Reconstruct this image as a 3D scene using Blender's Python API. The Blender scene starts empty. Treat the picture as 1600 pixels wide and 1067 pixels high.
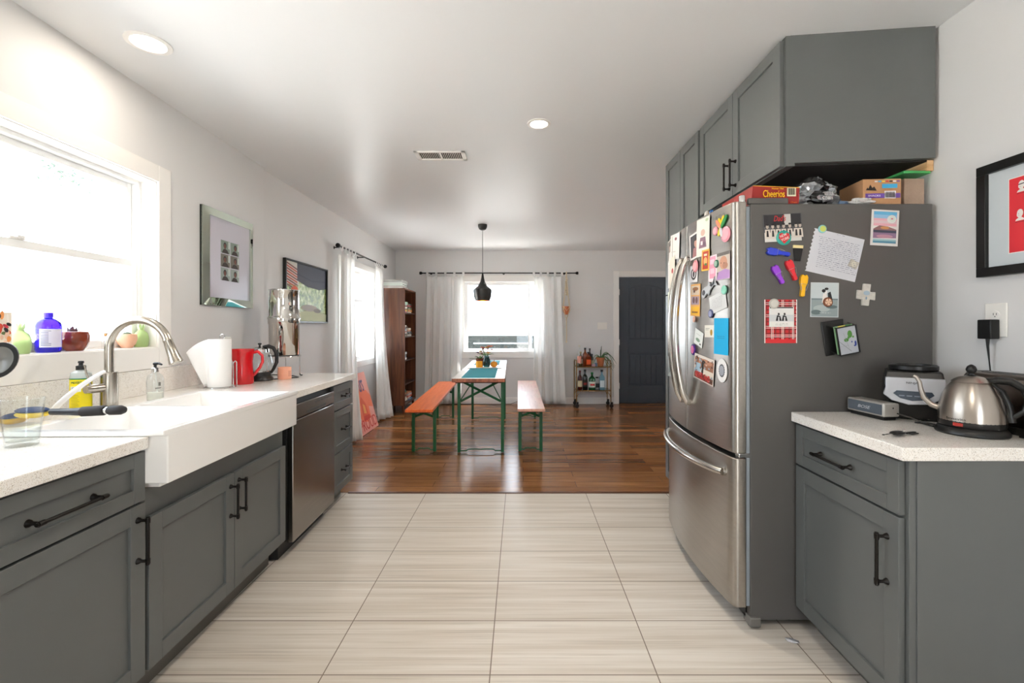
import bpy, bmesh, math, random
from math import pi, sin, cos, atan, radians as R
from mathutils import Vector, Matrix, Euler, noise
random.seed(7)
scn = bpy.context.scene
COL = scn.collection
# ------------------------------------------------------------------ camera
CAMZ = 1.272
cd = bpy.data.cameras.new('camera'); cam = bpy.data.objects.new('camera', cd); COL.objects.link(cam)
cam.location = (0, 0, CAMZ); cam.rotation_euler = (pi/2, 0, 0)
cd.sensor_width = 36; cd.lens = 707/1600*36
cd.shift_x = -13/1600; cd.shift_y = -22.5/1600
cd.clip_start = 0.02; cd.clip_end = 200
scn.camera = cam
# ------------------------------------------------------------------ world, sun, exposure
scn.view_settings.view_transform = 'Standard'; scn.view_settings.look = 'None'
scn.view_settings.gamma = 1; scn.view_settings.use_curve_mapping = False
scn.view_settings.exposure = 0.76
w = bpy.data.worlds.new('sky'); scn.world = w; w.use_nodes = True
bg = w.node_tree.nodes['Background']; bg.inputs[0].default_value = (0.80, 0.90, 1.0, 1); bg.inputs[1].default_value = 5.0
scn.cycles.max_bounces = 12; scn.cycles.diffuse_bounces = 7; scn.cycles.glossy_bounces = 5
scn.cycles.transmission_bounces = 8; scn.cycles.transparent_max_bounces = 12
scn.cycles.sample_clamp_indirect = 6; scn.cycles.caustics_refractive = False; scn.cycles.caustics_reflective = False
sl = bpy.data.lights.new('sun', 'SUN'); sun = bpy.data.objects.new('sun', sl); COL.objects.link(sun)
sl.energy = 44; sl.angle = R(0.6); sl.color = (1, .97, .92)
sun.rotation_euler = Vector((0.42, 0.16, 1)).to_track_quat('Z', 'Y').to_euler()
def portal(name, loc, rot, sx, sy):
    l = bpy.data.lights.new(name, 'AREA'); l.shape = 'RECTANGLE'; l.size = sx; l.size_y = sy
    l.cycles.is_portal = True
    o = bpy.data.objects.new(name, l); COL.objects.link(o); o.location = loc; o.rotation_euler = rot
portal('portal_kitchen', (-2.16, 1.45, 1.61), (0, -pi/2, 0), .95, 2.1)
portal('portal_dining_side', (-2.19, 5.78, 1.43), (0, -pi/2, 0), 1.22, 1.2)
portal('portal_dining_back', (-.3, 7.62, 1.45), (-pi/2, 0, 0), 1.3, 1.2)
portal('portal_fill_rear', (.3, -2.62, 1.2), (pi/2, 0, 0), 1.0, 2.1)  # samples sky through the unseen rear opening added as fill
portal('portal_fill_side', (4.12, 4.7, 1.5), (0, pi/2, 0), 1.1, .8)  # samples sky through the unseen side window added for the dining room
# ------------------------------------------------------------------ materials
def lin(h):
    if not isinstance(h, str): return tuple(h)[:3]
    h = h.lstrip('#'); c = [int(h[i:i+2], 16)/255 for i in (0, 2, 4)]
    return tuple(x/12.92 if x <= .04045 else ((x+.055)/1.055)**2.4 for x in c)
MATS = {}
def mat(name, col='#888888', rough=.5, metal=0, spec=.5, emit=0, trans=0, ior=1.45, coat=0, sheen=0, bump=0, bscale=60, var=0, vscale=5, aniso=0, alpha=1, sss=0):
    if name in MATS: return MATS[name]
    m = bpy.data.materials.new(name); m.use_nodes = True; MATS[name] = m
    nt = m.node_tree; b = nt.nodes['Principled BSDF']; c = lin(col) + (1,)
    b.inputs['Base Color'].default_value = c; b.inputs['Roughness'].default_value = rough
    b.inputs['Metallic'].default_value = metal; b.inputs['Specular IOR Level'].default_value = spec
    b.inputs['Transmission Weight'].default_value = trans; b.inputs['IOR'].default_value = ior
    b.inputs['Coat Weight'].default_value = coat; b.inputs['Anisotropic'].default_value = aniso
    b.inputs['Alpha'].default_value = alpha
    if sss: b.inputs['Subsurface Weight'].default_value = sss; b.inputs['Subsurface Radius'].default_value = (.02,.02,.02)
    if emit: b.inputs['Emission Color'].default_value = c; b.inputs['Emission Strength'].default_value = emit
    if bump or var:
        tc = nt.nodes.new('ShaderNodeTexCoord')
        if bump:
            n = nt.nodes.new('ShaderNodeTexNoise'); n.inputs['Scale'].default_value = bscale; n.inputs['Detail'].default_value = 4
            nt.links.new(tc.outputs['Object'], n.inputs['Vector'])
            bp = nt.nodes.new('ShaderNodeBump'); bp.inputs['Strength'].default_value = bump; bp.inputs['Distance'].default_value = .002
            nt.links.new(n.outputs['Fac'], bp.inputs['Height']); nt.links.new(bp.outputs[0], b.inputs['Normal'])
        if var:
            n = nt.nodes.new('ShaderNodeTexNoise'); n.inputs['Scale'].default_value = vscale; n.inputs['Detail'].default_value = 3
            nt.links.new(tc.outputs['Object'], n.inputs['Vector'])
            mx = ramp(nt, n.outputs['Fac'], [(.3, tuple(x*(1-var) for x in c[:3])), (.7, tuple(min(1, x*(1+var)) for x in c[:3]))])
            nt.links.new(mx, b.inputs['Base Color'])
    return m
def ramp(nt, fac, stops):
    r = nt.nodes.new('ShaderNodeValToRGB'); e = r.color_ramp.elements
    while len(e) < len(stops): e.new(.5)
    for el, (p, c) in zip(e, stops): el.position = p; el.color = lin(c) + (1,)
    nt.links.new(fac, r.inputs[0]); return r.outputs[0]
def nn(nt, typ, **kw):
    n = nt.nodes.new(typ)
    for k, v in kw.items():
        if k.startswith('_'): setattr(n, k[1:], v)
        else: n.inputs[k.replace('__', ' ')].default_value = v
    return n
def base(name, rough=.5, spec=.5, metal=0):
    m = mat(name, '#888888', rough, metal, spec); nt = m.node_tree
    return m, nt, nt.nodes['Principled BSDF']
def mapping(nt, scale=(1,1,1), loc=(0,0,0), rot=(0,0,0)):
    tc = nt.nodes.new('ShaderNodeTexCoord'); mp = nt.nodes.new('ShaderNodeMapping')
    nt.links.new(tc.outputs['Object'], mp.inputs[0]); mp.inputs['Scale'].default_value = scale
    mp.inputs['Location'].default_value = loc; mp.inputs['Rotation'].default_value = rot
    return mp.outputs[0]
def mixc(nt, fac, a, b, mode='MIX'):
    m = nt.nodes.new('ShaderNodeMix'); m.data_type = 'RGBA'; m.blend_type = mode
    for sock, v in ((m.inputs[0], fac), (m.inputs[6], a), (m.inputs[7], b)):
        if isinstance(v, bpy.types.NodeSocket): nt.links.new(v, sock)
        elif isinstance(v, (int, float)): sock.default_value = v
        else: sock.default_value = lin(v) + (1,)
    return m.outputs[2]
def bump(nt, b, h, strength=.2, dist=.002):
    bp = nn(nt, 'ShaderNodeBump', Strength=strength, Distance=dist); nt.links.new(h, bp.inputs['Height'])
    nt.links.new(bp.outputs[0], b.inputs['Normal'])

def mk_tile():
    m, nt, b = base('floor_tile', .38, .45)
    v = mapping(nt, loc=(.111+.612*20, .305*20-3.18+3.05*0, 0))
    br = nn(nt, 'ShaderNodeTexBrick', _offset=0.0, Scale=1.0, Mortar__Size=.0022, Mortar__Smooth=.1, Bias=0.0, Brick__Width=.612, Row__Height=.305)
    br.inputs['Color1'].default_value = lin('#e6e0d8') + (1,); br.inputs['Color2'].default_value = lin('#dfd8cf') + (1,)
    br.inputs['Mortar'].default_value = lin('#8a7c6e') + (1,)
    nt.links.new(v, br.inputs['Vector'])
    n1 = nn(nt, 'ShaderNodeTexNoise', Scale=1.0, Detail=5.0, Roughness=.65); nt.links.new(mapping(nt, (1.3, 90, 1)), n1.inputs['Vector'])
    n2 = nn(nt, 'ShaderNodeTexNoise', Scale=1.0, Detail=2.0); nt.links.new(mapping(nt, (.8, 22, 1)), n2.inputs['Vector'])
    s1 = ramp(nt, n1.outputs['Fac'], [(.30, '#9c9084'), (.46, '#ece7e0'), (.62, '#ffffff')])
    s2 = ramp(nt, n2.outputs['Fac'], [(.35, '#d8cfc4'), (.65, '#ffffff')])
    c = mixc(nt, .45, br.outputs['Color'], s1, 'MULTIPLY'); c = mixc(nt, .5, c, s2, 'MULTIPLY')
    c = mixc(nt, br.outputs['Fac'], c, '#7d6f62')
    nt.links.new(c, b.inputs['Base Color'])
    h = nn(nt, 'ShaderNodeMath', _operation='SUBTRACT'); nt.links.new(n1.outputs['Fac'], h.inputs[0]); nt.links.new(br.outputs['Fac'], h.inputs[1])
    bump(nt, b, h.outputs[0], .12, .001); return m
def mk_plank():
    m, nt, b = base('floor_plank', .17, .32)
    v = mapping(nt, loc=(3, -3.476+1.27*10, 0))
    br = nn(nt, 'ShaderNodeTexBrick', _offset=.37, _offset_frequency=2, Scale=1.0, Mortar__Size=.0012, Mortar__Smooth=.2, Bias=0.0, Brick__Width=1.15, Row__Height=.127)
    br.inputs['Color1'].default_value = (0, 0, 0, 1); br.inputs['Color2'].default_value = (1, 1, 1, 1); br.inputs['Mortar'].default_value = (.2, .2, .2, 1)
    nt.links.new(v, br.inputs['Vector'])
    n1 = nn(nt, 'ShaderNodeTexNoise', Scale=1.0, Detail=6.0, Roughness=.6, Distortion=.6); nt.links.new(mapping(nt, (1.6, 26, 1)), n1.inputs['Vector'])
    pc = ramp(nt, br.outputs['Color'], [(.0, '#724a2b'), (.35, '#865a36'), (.7, '#976a41'), (1, '#a6784b')])
    g = ramp(nt, n1.outputs['Fac'], [(.3, '#b5a496'), (.5, '#ddd3ca'), (.7, '#ffffff')])
    c = mixc(nt, .8, pc, g, 'MULTIPLY'); c = mixc(nt, br.outputs['Fac'], c, '#2c170b')
    nt.links.new(c, b.inputs['Base Color']); bump(nt, b, n1.outputs['Fac'], .10, .001)
    rr = nn(nt, 'ShaderNodeMapRange'); nt.links.new(n1.outputs['Fac'], rr.inputs[0]); rr.inputs[3].default_value = .13; rr.inputs[4].default_value = .28
    nt.links.new(rr.outputs[0], b.inputs['Roughness']); return m
def mk_quartz(name, light='#f1eee9'):
    m, nt, b = base(name, .13, .5)
    c = light
    for sc, lo, col, f in ((260, .115, '#968b7f', .85), (420, .14, '#bfae97', .8), (150, .068, '#756b62', .75)):
        vo = nn(nt, 'ShaderNodeTexVoronoi', Scale=float(sc)); nt.links.new(mapping(nt), vo.inputs['Vector'])
        no = nn(nt, 'ShaderNodeTexNoise', Scale=sc*.35); nt.links.new(mapping(nt), no.inputs['Vector'])
        mm = nn(nt, 'ShaderNodeMath', _operation='MULTIPLY'); nt.links.new(vo.outputs['Distance'], mm.inputs[0]); nt.links.new(no.outputs['Fac'], mm.inputs[1])
        fa = ramp(nt, mm.outputs[0], [(lo*.8, (f, f, f)), (lo, (0, 0, 0))])
        c = mixc(nt, fa, c, col)
    nt.links.new(c, b.inputs['Base Color']); return m
def mk_steel(name, col='#b9b4ad', rough=.3, axis=2, streak=.25, aniso=.0):
    m, nt, b = base(name, rough, .5, 1)
    s = [90, 90, 90]; s[axis] = .8
    n = nn(nt, 'ShaderNodeTexNoise', Scale=1.0, Detail=2.0); nt.links.new(mapping(nt, tuple(s)), n.inputs['Vector'])
    l = lin(col); nt.links.new(ramp(nt, n.outputs['Fac'], [(.3, tuple(x*(1-streak*.25) for x in l)), (.7, tuple(min(1, x*(1+streak*.1)) for x in l))]), b.inputs['Base Color'])
    if aniso:
        tg = nn(nt, 'ShaderNodeTangent', _direction_type='RADIAL', _axis='Z'); nt.links.new(tg.outputs[0], b.inputs['Tangent'])
        b.inputs['Anisotropic'].default_value = aniso; b.inputs['Anisotropic Rotation'].default_value = .25
    return m
def mk_wood(name, dark, light, axis=2, rough=.4, scale=1.0):
    m, nt, b = base(name, rough, .4)
    s = [18*scale]*3; s[axis] = 1.2*scale
    n = nn(nt, 'ShaderNodeTexNoise', Scale=1.0, Detail=6.0, Roughness=.6, Distortion=.8); nt.links.new(mapping(nt, tuple(s)), n.inputs['Vector'])
    nt.links.new(ramp(nt, n.outputs['Fac'], [(.3, dark), (.7, light)]), b.inputs['Base Color'])
    bump(nt, b, n.outputs['Fac'], .08, .001); return m
def mk_worn(name, c0, c1, c2, rough, lo=.45, hi=.62, sc=6):
    m, nt, b = base(name, rough, .5)
    n = nn(nt, 'ShaderNodeTexNoise', Scale=float(sc), Detail=8.0, Roughness=.7); nt.links.new(mapping(nt, (2.2, .6, 1)), n.inputs['Vector'])
    g = nn(nt, 'ShaderNodeTexNoise', Scale=1.0, Detail=4.0); nt.links.new(mapping(nt, (60, 3, 30)), g.inputs['Vector'])
    a = ramp(nt, g.outputs['Fac'], [(.3, c0), (.7, c1)]); f = ramp(nt, n.outputs['Fac'], [(lo, (0,0,0)), (hi, (1,1,1))])
    nt.links.new(mixc(nt, f, a, c2), b.inputs['Base Color']); bump(nt, b, g.outputs['Fac'], .1, .001); return m
def mk_thin_glass(name, tint='#ffffff', refl=.06):
    m = bpy.data.materials.new(name); m.use_nodes = True; MATS[name] = m; nt = m.node_tree; nt.nodes.clear()
    o = nt.nodes.new('ShaderNodeOutputMaterial'); t = nt.nodes.new('ShaderNodeBsdfTransparent'); g = nt.nodes.new('ShaderNodeBsdfGlossy')
    t.inputs[0].default_value = lin(tint) + (1,); g.inputs['Roughness'].default_value = .02
    lw = nn(nt, 'ShaderNodeLayerWeight', Blend=.5); pw = nn(nt, 'ShaderNodeMath', _operation='POWER'); pw.inputs[1].default_value = 4.0
    nt.links.new(lw.outputs['Facing'], pw.inputs[0]); fr = nn(nt, 'ShaderNodeMath', _operation='MULTIPLY_ADD'); nt.links.new(pw.outputs[0], fr.inputs[0]); fr.inputs[1].default_value = .7; fr.inputs[2].default_value = refl*.6
    mx = nt.nodes.new('ShaderNodeMixShader')
    nt.links.new(fr.outputs[0], mx.inputs[0]); nt.links.new(t.outputs[0], mx.inputs[1]); nt.links.new(g.outputs[0], mx.inputs[2]); nt.links.new(mx.outputs[0], o.inputs[0])
    return m
def mk_cloth(name, col, transl=.45):
    m = bpy.data.materials.new(name); m.use_nodes = True; MATS[name] = m; nt = m.node_tree; nt.nodes.clear()
    o = nt.nodes.new('ShaderNodeOutputMaterial'); d = nt.nodes.new('ShaderNodeBsdfDiffuse'); t = nt.nodes.new('ShaderNodeBsdfTranslucent')
    d.inputs[0].default_value = lin(col) + (1,); t.inputs[0].default_value = lin(col) + (1,); mx = nt.nodes.new('ShaderNodeMixShader'); mx.inputs[0].default_value = transl
    n = nn(nt, 'ShaderNodeTexNoise', Scale=300.0); nt.links.new(mapping(nt), n.inputs['Vector']); bp = nn(nt, 'ShaderNodeBump', Strength=.15, Distance=.001)
    nt.links.new(n.outputs['Fac'], bp.inputs['Height']); nt.links.new(bp.outputs[0], d.inputs['Normal'])
    nt.links.new(d.outputs[0], mx.inputs[1]); nt.links.new(t.outputs[0], mx.inputs[2]); nt.links.new(mx.outputs[0], o.inputs[0]); return m
M_TILE, M_PLANK = mk_tile(), mk_plank()
M_QZ = mk_quartz('quartz_worktop')
M_STEEL_V = mk_steel('brushed_steel_door', '#a9a49d', .30, 1, .22, .7)
M_STEEL_DW = mk_steel('brushed_steel_dishwasher', '#9c9792', .26, 1, .3, .6)
M_STEEL = mk_steel('satin_steel', '#c2beb8', .22, 2, .15)
M_NICKEL = mk_steel('brushed_nickel', '#b3aba0', .24, 2, .12)
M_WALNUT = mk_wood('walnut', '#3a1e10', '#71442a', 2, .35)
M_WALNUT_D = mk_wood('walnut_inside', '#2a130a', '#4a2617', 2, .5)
M_BENCH = mk_worn('bench_orange', '#d05c26', '#e67536', '#b54c22', .28, .62, .75)
M_BENCH2 = mk_worn('bench_pink', '#c98f7c', '#dba793', '#dccfae', .3, .55, .70, 2.5)
M_TABLE = mk_worn('table_white', '#e9e2d8', '#f4efe8', '#c98f83', .3, .60, .72, 4)
M_EDGE = mk_worn('table_edge', '#8a4a33', '#b06a4a', '#5d3a2a', .5)
M_PANE = mk_thin_glass('window_glass')
M_GLASS = mk_thin_glass('clear_glass', '#fdfefe')
M_CURT = mk_cloth('curtain_cloth', '#fdfdfc', .42)
WALL = mat('wall_paint', '#dedddc', .6, bump=.05, bscale=180)
CEIL = mat('ceiling_paint', '#e6e7e8', .33, bump=.25, bscale=7)
TRIM = mat('trim_paint', '#f1eeea', .35)
CAB = mat('cabinet_paint', '#5d605f', .36, var=.02)
CABIN = mat('cabinet_inside', '#47443f', .6)
TOE = mat('toe_kick_paint', '#5a5751', .5)
BLK = mat('black_plastic', '#141414', .35)
BRONZE = mat('bronze_black', '#1d1a18', .35, .6)
WHITE = mat('white_ceramic', '#f4f3f1', .08, coat=.3)
PAPER = mat('paper_white', '#f0eeec', .75)
GREEN = mat('green_steel', '#0f5a30', .4)
CHROME = mat('chrome', '#dddddd', .08, 1)
MIRROR = mat('mirror', '#d5e0d2', .03, 1)
FRGREY = mat('fridge_side_grey', '#565452', .45, var=.02)
TERRA = mat('terracotta', '#b5683f', .7, var=.15, vscale=20)
BRASS = mat('brass', '#b08a52', .25, 1)
def cm(hexc, rough=.5, **kw):
    return mat('paint_' + hexc.lstrip('#') + ('' if rough == .5 else '_%d' % int(rough*100)), hexc, rough, **kw)
# ------------------------------------------------------------------ mesh builder
def P(u, v, Y): return Vector(((u-813)/707*Y, Y, CAMZ-(v-511)/707*Y))
class MB:
    def __init__(s): s.v = []; s.f = []; s.mi = []; s.mats = []
    def m(s, mt):
        if mt not in s.mats: s.mats.append(mt)
        return s.mats.index(mt)
    def add(s, vs, fs, mt=None, M=None):
        o = len(s.v); i = s.m(mt)
        s.v += [tuple(M @ Vector(p)) if M is not None else tuple(p) for p in vs]
        for f in fs: s.f.append([o+k for k in f]); s.mi.append(i)
        return s
    def box(s, x0, x1, y0, y1, z0, z1, mt=None, M=None):
        vs = [(x, y, z) for z in (z0, z1) for y in (y0, y1) for x in (x0, x1)]
        return s.add(vs, [(0,2,3,1), (4,5,7,6), (0,1,5,4), (2,6,7,3), (0,4,6,2), (1,3,7,5)], mt, M)
    def prism(s, poly, z0, z1, mt=None, M=None):
        a = sum(poly[i][0]*poly[(i+1) % len(poly)][1]-poly[(i+1) % len(poly)][0]*poly[i][1] for i in range(len(poly)))
        if a < 0: poly = poly[::-1]
        n = len(poly); vs = [(x, y, z0) for x, y in poly] + [(x, y, z1) for x, y in poly]
        return s.add(vs, [tuple(range(n))[::-1], tuple(range(n, 2*n))] + [(i, (i+1) % n, n+(i+1) % n, n+i) for i in range(n)], mt, M)
    def lathe(s, prof, seg=32, mt=None, M=None, sx=1, sy=1, a0=0, a1=2*pi):
        full = abs(a1-a0-2*pi) < 1e-6; k = seg if full else seg+1; vs = []; fs = []; n = len(prof)
        for j in range(k):
            a = a0+(a1-a0)*j/seg
            for r, z in prof: vs.append((r*cos(a)*sx, r*sin(a)*sy, z))
        for j in range(seg):
            j2 = (j+1) % k
            for i in range(n-1):
                if prof[i][0] < 1e-7: fs.append((j*n+i, j2*n+i+1, j*n+i+1)) if prof[i+1][0] > 1e-7 else None
                elif prof[i+1][0] < 1e-7: fs.append((j*n+i, j2*n+i, j*n+i+1))
                else: fs.append((j*n+i, j2*n+i, j2*n+i+1, j*n+i+1))
        return s.add(vs, fs, mt, M)
    def tube(s, pts, r, seg=8, mt=None, M=None, cap=True, flat=1.0, up=None):
        pts = [Vector(p) for p in pts]; n = len(pts); rs = r if isinstance(r, (list, tuple)) else [r]*n
        vs = []; prev = None
        for i, p in enumerate(pts):
            t = (pts[min(i+1, n-1)]-pts[max(i-1, 0)]).normalized()
            if prev is None:
                a = Vector(up) if up else (Vector((0, 0, 1)) if abs(t.z) < .9 else Vector((1, 0, 0)))
                e1 = (a - t*a.dot(t)).normalized()
            else: e1 = (prev - t*prev.dot(t)).normalized()
            prev = e1; e2 = t.cross(e1)
            for k in range(seg):
                a = 2*pi*k/seg; vs.append(tuple(p + e1*cos(a)*rs[i] + e2*sin(a)*rs[i]*flat))
        fs = [(i*seg+k, i*seg+(k+1) % seg, (i+1)*seg+(k+1) % seg, (i+1)*seg+k) for i in range(n-1) for k in range(seg)]
        if cap: fs += [tuple(range(seg))[::-1], tuple(range((n-1)*seg, n*seg))]
        return s.add(vs, fs, mt, M)
    def ball(s, c, r, mt=None, seg=16, rings=10, M=None):
        rx, ry, rz = r if isinstance(r, (tuple, list)) else (r, r, r)
        T = Matrix.Translation(c) @ Matrix.Diagonal((rx, ry, rz, 1))
        if M is not None: T = M @ T
        return s.lathe([(max(0, sin(pi*i/rings)), -cos(pi*i/rings)) for i in range(rings+1)], seg, mt, T)
    def quad(s, a, b, c, d, mt=None): return s.add([a, b, c, d], [(0,1,2,3)], mt)
    def mesh(s, name):
        me = bpy.data.meshes.new(name); me.from_pydata([tuple(v) for v in s.v], [], s.f); 
        for mt in s.mats: me.materials.append(mt)
        me.polygons.foreach_set('material_index', s.mi); me.polygons.foreach_set('use_smooth', [True]*len(s.f))
        me.update(); me.set_sharp_from_angle(angle=R(38)); return me
def tagit(o, label=None, cat=None, group=None, kind=None):
    if label: o['label'] = label
    if cat: o['category'] = cat
    if group: o['group'] = group
    if kind: o['kind'] = kind
    return o
def link(name, me, parent=None, bevel=0, seg=2, solid=0):
    o = bpy.data.objects.new(name, me); COL.objects.link(o)
    if parent: o.parent = parent
    if solid:
        m = o.modifiers.new('s', 'SOLIDIFY'); m.thickness = solid; m.offset = 0
    if bevel:
        m = o.modifiers.new('b', 'BEVEL'); m.width = bevel; m.segments = seg; m.limit_method = 'ANGLE'; m.angle_limit = R(40); m.harden_normals = False
    return o
def root(name, label, cat, loc=(0,0,0), rz=0, group=None, mtx=None, kind=None):
    o = bpy.data.objects.new(name, None); COL.objects.link(o); o.empty_display_size = .05
    if mtx is not None: o.matrix_world = mtx
    else: o.location = loc; o.rotation_euler = (0, 0, rz)
    return tagit(o, label, cat, group, kind)
def part(name, mb, parent, label=None, bevel=0, seg=2, solid=0, kind=None):
    o = link(name, mb.mesh(name), parent, bevel, seg, solid); return tagit(o, label, kind=kind)
def thing(name, mb, label, cat, loc=(0,0,0), rz=0, group=None, mtx=None, bevel=0, seg=2, kind=None, solid=0):
    o = link(name, mb.mesh(name), None, bevel, seg, solid)
    if mtx is not None: o.matrix_world = mtx
    else: o.location = loc; o.rotation_euler = (0, 0, rz)
    return tagit(o, label, cat, group, kind)
def struct(name, mb, loc=(0,0,0), rz=0, parent=None, bevel=0):
    o = link(name, mb.mesh(name), parent, bevel); o.location = loc; o.rotation_euler = (0, 0, rz)
    if not parent: o['kind'] = 'structure'
    return o
def axes(o, ux, uy, uz=None):
    ux, uy = Vector(ux).normalized(), Vector(uy).normalized(); uz = Vector(uz) if uz else ux.cross(uy)
    m = Matrix.Identity(4)
    for i in range(3): m[i][0] = ux[i]; m[i][1] = uy[i]; m[i][2] = uz[i]; m[i][3] = o[i]
    return m
def T(x=0, y=0, z=0): return Matrix.Translation((x, y, z))
def RX(a): return Matrix.Rotation(a, 4, 'X')
def RY(a): return Matrix.Rotation(a, 4, 'Y')
def RZ(a): return Matrix.Rotation(a, 4, 'Z')
def text(body, w, h, mt, M, parent=None, name='lettering', ex=.0004, shear=0, squeeze=True, label=None, wrap=0):
    """lettering fitted into a w x h box centred on M (local x right, y up, z out)"""
    cu = bpy.data.curves.new('t', 'FONT'); cu.body = body; cu.size = 1; cu.extrude = .5; cu.shear = shear; cu.resolution_u = 3
    to = bpy.data.objects.new('t', cu); COL.objects.link(to); bpy.context.view_layer.update()
    me = bpy.data.meshes.new_from_object(to.evaluated_get(bpy.context.evaluated_depsgraph_get()))
    bpy.data.objects.remove(to); bpy.data.curves.remove(cu)
    xs = [v.co.x for v in me.vertices]; ys = [v.co.y for v in me.vertices]; x0, x1, y0, y1 = min(xs), max(xs), min(ys), max(ys)
    fx = w/(x1-x0); fy = h/(y1-y0)
    if not squeeze: fx = fy = min(fx, fy)
    for v in me.vertices: v.co = Vector(((v.co.x-(x0+x1)/2)*fx, (v.co.y-(y0+y1)/2)*fy, v.co.z*2*ex))
    if wrap:
        for v in me.vertices: x, z = v.co.x, v.co.z; v.co.x = (wrap+z)*sin(x/wrap); v.co.z = (wrap+z)*cos(x/wrap)-wrap
    me.materials.clear(); me.materials.append(mt); me.name = name
    o = link(name, me, parent)
    if parent: o.matrix_local = M
    else: o.matrix_world = M
    if label: o['label'] = label
    return o
def ell(cx, cy, rx, ry, n=18, a=0): return [(cx+rx*cos(2*pi*i/n)*cos(a)-ry*sin(2*pi*i/n)*sin(a), cy+rx*cos(2*pi*i/n)*sin(a)+ry*sin(2*pi*i/n)*cos(a)) for i in range(n)]
def rc(x0, y0, x1, y1): return [(x0, y0), (x1, y0), (x1, y1), (x0, y1)]
def flat_art(mb, w, h, layers, z0=.0, dz=.00025):
    """printed shapes in 0..1 units, laid as thin flat ink layers on a card"""
    for i, (c, poly) in enumerate(layers):
        mt = c if not isinstance(c, str) else cm(c, .6)
        pts = [((x-.5)*w, (y-.5)*h, z0+dz*(i+1)) for x, y in poly]
        a = sum(pts[k][0]*pts[(k+1) % len(pts)][1]-pts[(k+1) % len(pts)][0]*pts[k][1] for k in range(len(pts)))
        if a < 0: pts = pts[::-1]
        mb.add(pts, [tuple(range(len(pts)))], mt)
def card(name, label, cat, mtx, w, h, basec, layers=(), th=.0008, group=None, outline=None, parent=None, dz=.00012):
    mb = MB(); bm_ = basec if not isinstance(basec, str) else cm(basec, .6)
    poly = outline or rc(0, 0, 1, 1); mb.prism([((x-.5)*w, (y-.5)*h) for x, y in poly], 0, th, bm_)
    flat_art(mb, w, h, layers, th, dz)
    if parent:
        o = part(name, mb, parent, label); o.matrix_local = mtx; return o
    return thing(name, mb, label, cat, mtx=mtx, group=group)
def scribble(n, x0, x1, y0, y1, col='#55585e', th=.006, rnd=random):
    """rows of handwriting as short strokes"""
    L = []
    for i in range(n):
        y = y1-(y1-y0)*(i+.5)/n; x = x0+rnd.random()*.03
        while x < x1-.02:
            wd = .02+rnd.random()*.07; e = min(x+wd, x1); L.append((col, [(x, y), (e, y+rnd.uniform(-.006, .006)), (e, y+th), (x, y+th+rnd.uniform(-.004, .004))]))
            x = e+.012+rnd.random()*.015
    return L
# ================================================================== ROOM SHELL
CZ = 2.54; KL = .036; BACK = 7.49; WR = 1.765
struct('floor', MB().box(-2.6, 1.9, -2.8, 3.476, -.1, 0, M_TILE))
struct('floor.001', MB().box(-2.6, 4.3, 3.476, 7.7, -.1, .0, M_PLANK))
struct('trim_1', MB().prism([(-1.32, 3.458), (1.15, 3.458), (1.15, 3.484), (-1.32, 3.484)], 0, .007, cm('#5a341d', .3)), bevel=.003)
struct('ceiling', MB().box(-2.6, 4.3, -2.8, 7.7, CZ, CZ+.12, CEIL))
def wall_holes(y0, y1, z1, holes, t, mt=WALL):
    """wall slab in local coords: x from -t to 0 (room face at 0), along y, with rectangular openings"""
    mb = MB(); ys = sorted(holes); cur = y0
    for (a, b, c, d) in ys:
        mb.box(-t, 0, cur, a, 0, z1, mt)
        if c > 0: mb.box(-t, 0, a, b, 0, c, mt)
        mb.box(-t, 0, a, b, d, z1, mt); cur = b
    mb.box(-t, 0, cur, y1, 0, z1, mt); return mb
AK = atan(KL)
struct('wall_left', wall_holes(-2.72, 3.6, CZ, [(.42, 2.487, 1.16, 2.07)], .16), (-1.91, 0, 0), AK)
struct('wall_left.001', wall_holes(3.55, 7.6, CZ, [(5.2, 6.36, .84, 2.02)], .14), (-2.068, 0, 0))
struct('wall_back', wall_holes(-2.2, 4.2, CZ, [(-.932, .36, .869, 2.024), (1.63, 2.54, 0, 2.11)], .14), (0, BACK, 0), -pi/2)
struct('wall_right', wall_holes(-3.56, 2.72, CZ, [], .14), (WR, 0, 0), pi)
struct('wall_right.001', wall_holes(-7.6, -3.4, CZ, [(-5.1, -4.3, .95, 2.02)], .14), (4.0, 0, 0), pi)
struct('wall_front', wall_holes(-4.2, -1.906, CZ, [], .14), (0, 3.56, 0), pi/2)
struct('wall_front.001', wall_holes(-1.95, 2.1, CZ, [(-.8, .2, 0, 2.1)], .14), (0, -2.5, 0), pi/2)
# baseboards
def bboard(name, L, loc, rz): struct(name, MB().box(0, .014, 0, L, 0, .105, TRIM), loc, rz, bevel=.004)
bboard('baseboard_left', 3.94, (-2.068, 3.55, 0), 0)
bboard('baseboard_back', 3.60, (-2.05, BACK, 0), -pi/2)
bboard('baseboard_back.001', 1.40, (2.63, BACK, 0), -pi/2)
bboard('baseboard_right', .90, (WR, 1.32, 0), pi)

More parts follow.
